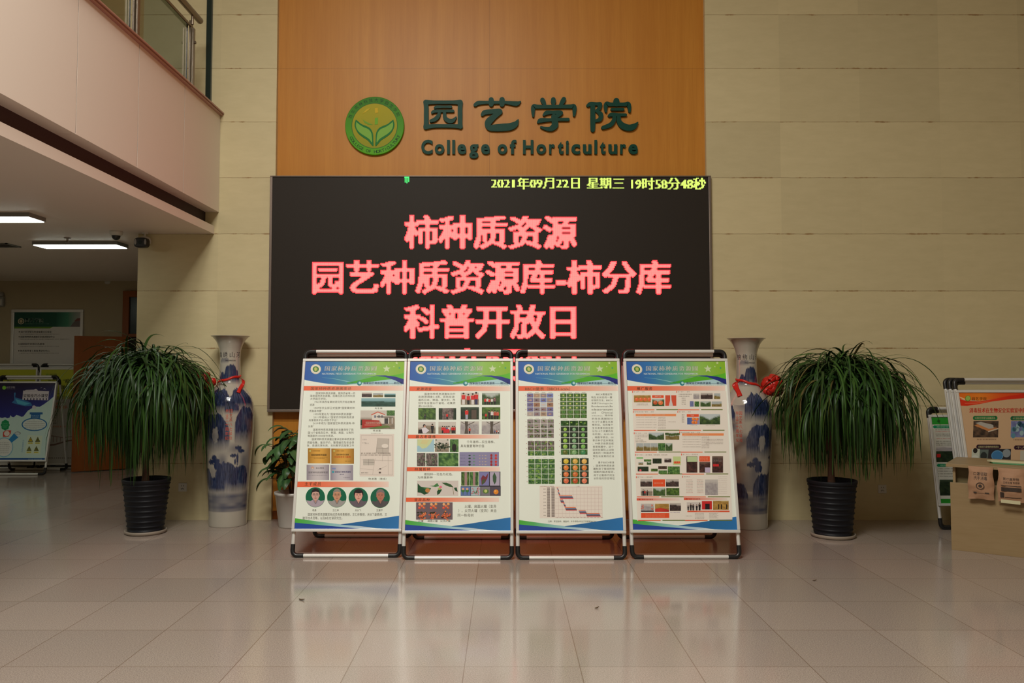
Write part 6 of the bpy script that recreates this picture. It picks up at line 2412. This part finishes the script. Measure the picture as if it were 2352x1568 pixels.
def paint_orange(cv):
    cv.full((204, 170, 134))
    cv.strip([(440, 335, 440, (230, 110, 28)), (800, 335, 470, (232, 132, 40)), (1150, 335, 430, (226, 84, 30)), (1500, 335, 360, (222, 66, 26)), (1860, 335, 350, (222, 66, 26))], 1)
    cv.strip([(440, 440, 545, (220, 52, 24)), (600, 475, 548, (216, 48, 22)), (800, 478, 520, (222, 62, 26)), (1000, 448, 480, (224, 60, 26)), (1250, 395, 450, (218, 44, 20)), (1500, 360, 430, (214, 40, 20)), (1860, 345, 400, (214, 40, 20))], 2)
    cv.strip([(470, 405, 412, (244, 220, 190)), (540, 430, 452, (244, 200, 150)), (660, 466, 476, (238, 150, 70))], 3)
    cv.strip([(560, 505, 512, (240, 120, 90)), (760, 500, 512, (240, 120, 80)), (980, 470, 476, (236, 100, 60))], 3)
    cv.ell(609, 433, 46, 46, (96, 130, 44), 3, 26)
    cv.ell(609, 430, 38, 38, (160, 190, 90), 4, 26)
    cv.text('园艺学院', 672, 414, 908, 462, (70, 44, 20), 4, .012, 1.2)
    cv.text('消毒技术在生物安全实验室中的应用', 640, 578, 1680, 656, (206, 40, 30), 3, .03)
    for x0, y0, c, s in ((700, 703, (24, 120, 66), '实验室环境与设施消毒'), (1304, 708, (20, 110, 70), '实验器材消毒'), (770, 1140, (52, 24, 44), '实验室污染物的处理消毒'), (1376, 1152, (60, 24, 50), '个人防护')):
        w_ = 396
        cv.rect(x0 + 26, y0, x0 + w_ - 26, y0 + 64, c, 2)
        cv.ell(x0 + 30, y0 + 32, 30, 32, c, 2, 18)
        cv.ell(x0 + w_ - 30, y0 + 32, 30, 32, c, 2, 18)
        cv.text(s, x0 + 34, y0 + 16, x0 + w_ - 34, y0 + 48, (206, 200, 150), 3, .02)
    cv.photo(712, 780, 1116, 1032, 'lab', 31, 2, 18, 12)
    cv.poly([(725, 850), (950, 935), (1112, 890), (1000, 870), (800, 820)], (196, 130, 80), 3)
    cv.poly([(740, 810), (830, 795), (1030, 840), (1040, 890), (960, 900), (860, 860)], (176, 172, 164), 4)
    cv.poly([(950, 935), (1112, 890), (1118, 905), (955, 952)], (206, 190, 170), 4)
    cv.photo(1316, 780, 1700, 1030, 'blue', 32, 2)
    for i in range(14):
        cv.ell(rng.uniform(1330, 1690), rng.uniform(800, 1020), 34, 40, rng.choice([(44, 84, 110), (90, 140, 160), (150, 180, 186)]), 3, 12)
    cv.dashes(776, 1104, 1050, 22, (130, 96, 76), 2)
    cv.dashes(1366, 1690, 1056, 22, (130, 96, 76), 2)
    cv.rect(700, 1205, 1330, 1412, (40, 40, 48), 2)
    cv.rect(700, 1205, 830, 1380, (190, 196, 180), 3)
    cv.ell(756, 1230, 36, 40, (30, 28, 30), 4, 16)
    cv.ell(756, 1345, 58, 46, (206, 210, 200), 4, 16)
    cv.poly([(830, 1215), (970, 1215), (960, 1380), (840, 1370)], (96, 110, 106), 3)
    cv.ell(895, 1310, 52, 60, (40, 48, 50), 4, 18)
    cv.ell(1112, 1306, 96, 80, (96, 150, 190), 3, 28)
    cv.ell(1112, 1306, 84, 68, (60, 120, 170), 4, 28)
    cv.ell(1260, 1270, 66, 62, (140, 150, 156), 3, 24)
    cv.rect(1480, 1230, 1800, 1420, (190, 186, 170), 2)


def paint_side(cv):
    cv.full((206, 200, 186))
    cv.rect(350, 350, 1800, 610, (226, 130, 40), 1)
    cv.rect(380, 600, 1800, 1000, (50, 70, 120), 1)
    cv.photo(400, 620, 900, 900, 'blue', 77, 2)
    cv.rect(430, 1040, 1800, 1280, (60, 62, 100), 1)


def paint_plain(cv):
    cv.full((196, 192, 180))
    cv.rect(290, 340, 1800, 520, (60, 110, 150), 1)


# three folded stands leaning one in front of another
OY = 7.58
for (pxl, dy, paint, qx, lab) in ((2167.5, .14, paint_plain, (263, 300), 'poster stand nearest the stone wall in the row behind the desk'),
                                  (2178, .07, paint_side, (318, 325), 'poster stand in the middle of the row behind the desk'),
                                  (2189.5, 0.0, paint_orange, (405, 305), 'poster stand with an orange-headed sheet right behind the desk')):
    Yb = OY + dy
    Ht, ln = 1.455, .30
    xl = (pxl - CX) * (Yb + ln * .9) / F
    Wd = .92
    quad = ((qx[0], qx[1]), (qx[0] + 1560, qx[1]), (qx[0] + 355, 2245), (qx[0] + 355 + 1610, 2245))
    a_board(0, 0, 0, paint, quad, lab, H=Ht, lean=ln, rear=.02, rear_in=.06, z_lo=.17, z_hi=1.335, W=Wd, at=Vector((xl + Wd / 2, Yb, 0)), group='poster stands behind the desk')


# ------------------------------------------------------------------ desk with paper bags
def desk():
    a, b_ = on_z(2185.8, 1262), on_z(2352, 1281)
    ang = math.atan2(b_.y - a.y, b_.x - a.x)
    t = thing('reception_desk', 'pale oak laminate desk at the right edge of the picture', 'desk', (a.x, a.y, 0), ang)
    Lx, Dp, Ht = 1.5, .62, wz(1064, a.y - .02)
    zf = wz(1107, a.y)
    MB().box(-.025, Lx + .03, -.035, Dp, Ht - .028, Ht).build('desk_top', M['desk'], t, bevel=.002)
    MB().box(0, Lx, 0, .02, .0, zf).build('front_panel', M['desk'], t, bevel=.0015)
    MB().box(.02, Lx - .02, .10, .118, zf - .25, Ht - .028).build('back_panel', M['deskgap'], t)
    for x in (0.02, Lx - .04):
        MB().box(x, x + .02, .02, Dp - .04, .0, Ht - .028).build('side_panel', M['desk'], t)
    return t, ang, a, Ht


dk, dang, dorg, dH = desk()
dmat = Matrix.Translation((dorg.x, dorg.y, 0)) @ Matrix.Rotation(dang, 4, 'Z')
dinv = dmat.inverted()


def on_desk_front(px, py, off):
    """picture point on the plane y = off of the desk"""
    o_, d_ = dinv @ Vector((0, 0, CAM_H)), dinv.to_3x3() @ ray(px, py)
    k = (off - o_.y) / d_.y
    return o_ + d_ * k


def bag(px0, px1, py0, py1, label, seed, lines, kind):
    a, b_ = on_desk_front(px0, py0, -.045), on_desk_front(px1, py1, -.045)
    cx, zt = (a.x + b_.x) / 2, min(a.z, dH - .006)
    Wd, Hg = b_.x - a.x, zt - b_.z
    w_ = dmat @ Vector((cx, -.037, zt))
    t = thing('paper_bag', label, 'paper bag', w_, dang, 'kraft paper bags hung on the desk front')
    r = random.Random(seed)
    nx, nz = 14, 20
    mb = MB()
    for side in (0, 1):
        vs, fs = [], []
        for j in range(nz + 1):
            for i in range(nx + 1):
                u, v = i / nx, j / nz
                bul = math.sin(PI * u) ** .6 * (math.sin(PI * min(1, v * .9 + .02)) ** .7) * .040
                wr = .010 * (vnoise(seed * 9 + u * 5, v * 7) - .5) + .006 * (vnoise(seed * 5 + u * 11, v * 15) - .5)
                wd = Wd * (.96 + .06 * v + .02 * math.sin(v * 7 + seed))
                y = -.004 - (bul + wr + .004) if side == 0 else -.002
                vs.append(((u - .5) * wd + .006 * math.sin(v * 9 + u * 3), y, -v * Hg * (1 + .012 * math.sin(u * 8 + seed))))
        for j in range(nz):
            for i in range(nx):
                q = j * (nx + 1) + i
                fs.append((q, q + 1, q + nx + 2, q + nx + 1))
        mb.add(vs, fs, None, 0, True)
        if side == 0:
            front = vs
    # side gussets
    for i in (0, nx):
        vs, fs = [], []
        for j in range(nz + 1):
            p = front[j * (nx + 1) + i]
            vs += [p, (p[0], -.002, p[2])]
        for j in range(nz):
            fs.append((2 * j, 2 * j + 1, 2 * j + 3, 2 * j + 2))
        mb.add(vs, fs, None, 0, True)
    mb.build('bag_body', M['kraft'], t)

    def fy(u, v):
        j, i = min(nz, max(0, int(round(v * nz)))), min(nx, max(0, int(round(u * nx))))
        return min(front[min(nz, j + dj) * (nx + 1) + min(nx, max(0, i + di))][1] for dj in (0, 1) for di in (-1, 0, 1)) - .0022
    pr = MB()
    def quad(u0, v0, u1, v1):
        n = 6
        vs, fs = [], []
        for q in range(n + 1):
            u = u0 + (u1 - u0) * q / n
            for v in (v0, v1):
                vs.append(((u - .5) * Wd, fy(u, v), -v * Hg))
        for q in range(n):
            fs.append((2 * q, 2 * q + 2, 2 * q + 3, 2 * q + 1))
        pr.add(vs, fs)
    for (s, u0, v0, u1, v1) in lines:
        V, Fc = fitted(s, .03)
        def sy(u, v):
            a_, b2 = min(nx - 1, max(0, int(u * nx))), min(nz - 1, max(0, int(v * nz)))
            fu, fv = u * nx - a_, v * nz - b2
            g_ = lambda jj, ii: front[jj * (nx + 1) + ii][1]
            return (g_(b2, a_) * (1 - fu) + g_(b2, a_ + 1) * fu) * (1 - fv) + (g_(b2 + 1, a_) * (1 - fu) + g_(b2 + 1, a_ + 1) * fu) * fv - .0022
        out = []
        for p in V:
            u, v = u0 + p[0] * (u1 - u0), v1 - p[1] * (v1 - v0)
            out.append(((u - .5) * Wd, sy(u, v), -v * Hg))
        pr.add(out, Fc)
    if kind == 0:
        yy = fy(.5, .58) - .001
        for r0, r1 in ((.088, .108), (0.0, .045)):
            n = 28
            vs, fs = [], []
            for i in range(n):
                a_ = 2 * PI * i / n
                for q in (r0, r1):
                    vs.append(((.49 + q * math.cos(a_) * 1.5 - .5) * Wd, yy, -(.58 + q * math.sin(a_)) * Hg))
            for i in range(n):
                j = (i + 1) % n
                fs.append((2 * i, 2 * i + 1, 2 * j + 1, 2 * j))
            pr.add(vs, fs)
        quad(.22, .775, .34, .815)
        quad(.66, .775, .82, .815)
        quad(.34, .80, .66, .808)
    else:
        quad(.14, .50, .86, .52)
        quad(.14, .56, .86, .68)
        quad(.10, .72, .24, .88)
        quad(.26, .86, .86, .88)
    pr.build('bag_print', M['ink'], t, recalc=False)
    if kind == 1:
        MB().box(-.33 * Wd, .36 * Wd, -.060, -.052, -Hg * 1.03, -Hg * .93).build('folded_flap', M['cream'], t).rotation_euler = (0, .03, 0)
    return t


bag(2222.5, 2284, 1069.5, 1148, 'kraft paper bag with bold print hung on the desk front, near its left corner', 1, [('口罩领取', .24, .16, .76, .27), ('洗手消毒', .24, .29, .76, .40)], 0)
bag(2290, 2357, 1073.5, 1155, 'kraft paper bag with a dark printed panel hung at the picture edge', 2, [('医疗废弃物', .22, .27, .78, .35), ('回收处理 专用袋', .22, .38, .80, .45)], 1)


def folder():
    o_, d_ = dinv @ Vector((0, 0, CAM_H)), None
    def top(px, py):
        d = dinv.to_3x3() @ ray(px, py)
        k = (dH - o_.z) / d.z
        return o_ + d * k
    a, b_ = top(2271, 1064), top(2352, 1069)
    w_ = dmat @ Vector((a.x, a.y, dH))
    an = dang + math.atan2(b_.y - a.y, b_.x - a.x)
    t = thing('paper_folder', 'thin folder with cream pages and green cover lying on the desk top', 'folder', w_, an)
    MB().prism([(0.03, 0), (.62, 0), (.62, .10), (.03, .10), (0, .05)], lambda u, v, d: (u, v, d), .001, .012).build('cover', M['greencard'], t, bevel=.002)
    MB().prism([(0.02, .004), (.61, .004), (.61, .11), (.02, .11), (-.02, .055)], lambda u, v, d: (u, v, d), .0125, .026).build('pages', M['cream'], t, bevel=.002)


folder()


# ------------------------------------------------------------------ crumbs of dry leaf on the floor
def crumb(px, py, s, label, rot):
    c = on_z(px, py)
    mb = MB()
    n = 8
    vs, fs = [], []
    for i in range(n + 1):
        u = i / n
        w_ = .010 * s * math.sin(PI * (u * .9 + .05))
        for sg in (-1, 0, 1):
            vs.append(((u - .5) * .055 * s, w_ * sg, .003 + .006 * u * u + (.004 if sg == 0 else .0)))
    for i in range(n):
        for q in range(2):
            fs.append((i * 3 + q, i * 3 + q + 1, i * 3 + q + 4, i * 3 + q + 3))
    mb.add(vs, fs, None, 0, True)
    o = mb.build('dry_leaf', M['tape'])
    o.modifiers.new('thick', 'SOLIDIFY').thickness = .002
    o.location = (c.x, c.y, .001)
    o.rotation_euler = (0, 0, rot)
    tag(o, label, 'leaf', 'dry leaf crumbs on the floor')


crumb(693, 1378, 1.0, 'small dry leaf on the floor in front of the portrait poster stand', -.6)
crumb(1371, 1397, .6, 'tiny dry leaf on the floor in front of the bar-chart poster stand', .5)
crumb(1871, 1334, .55, 'tiny dry leaf on the floor in front of the right potted palm', .1)
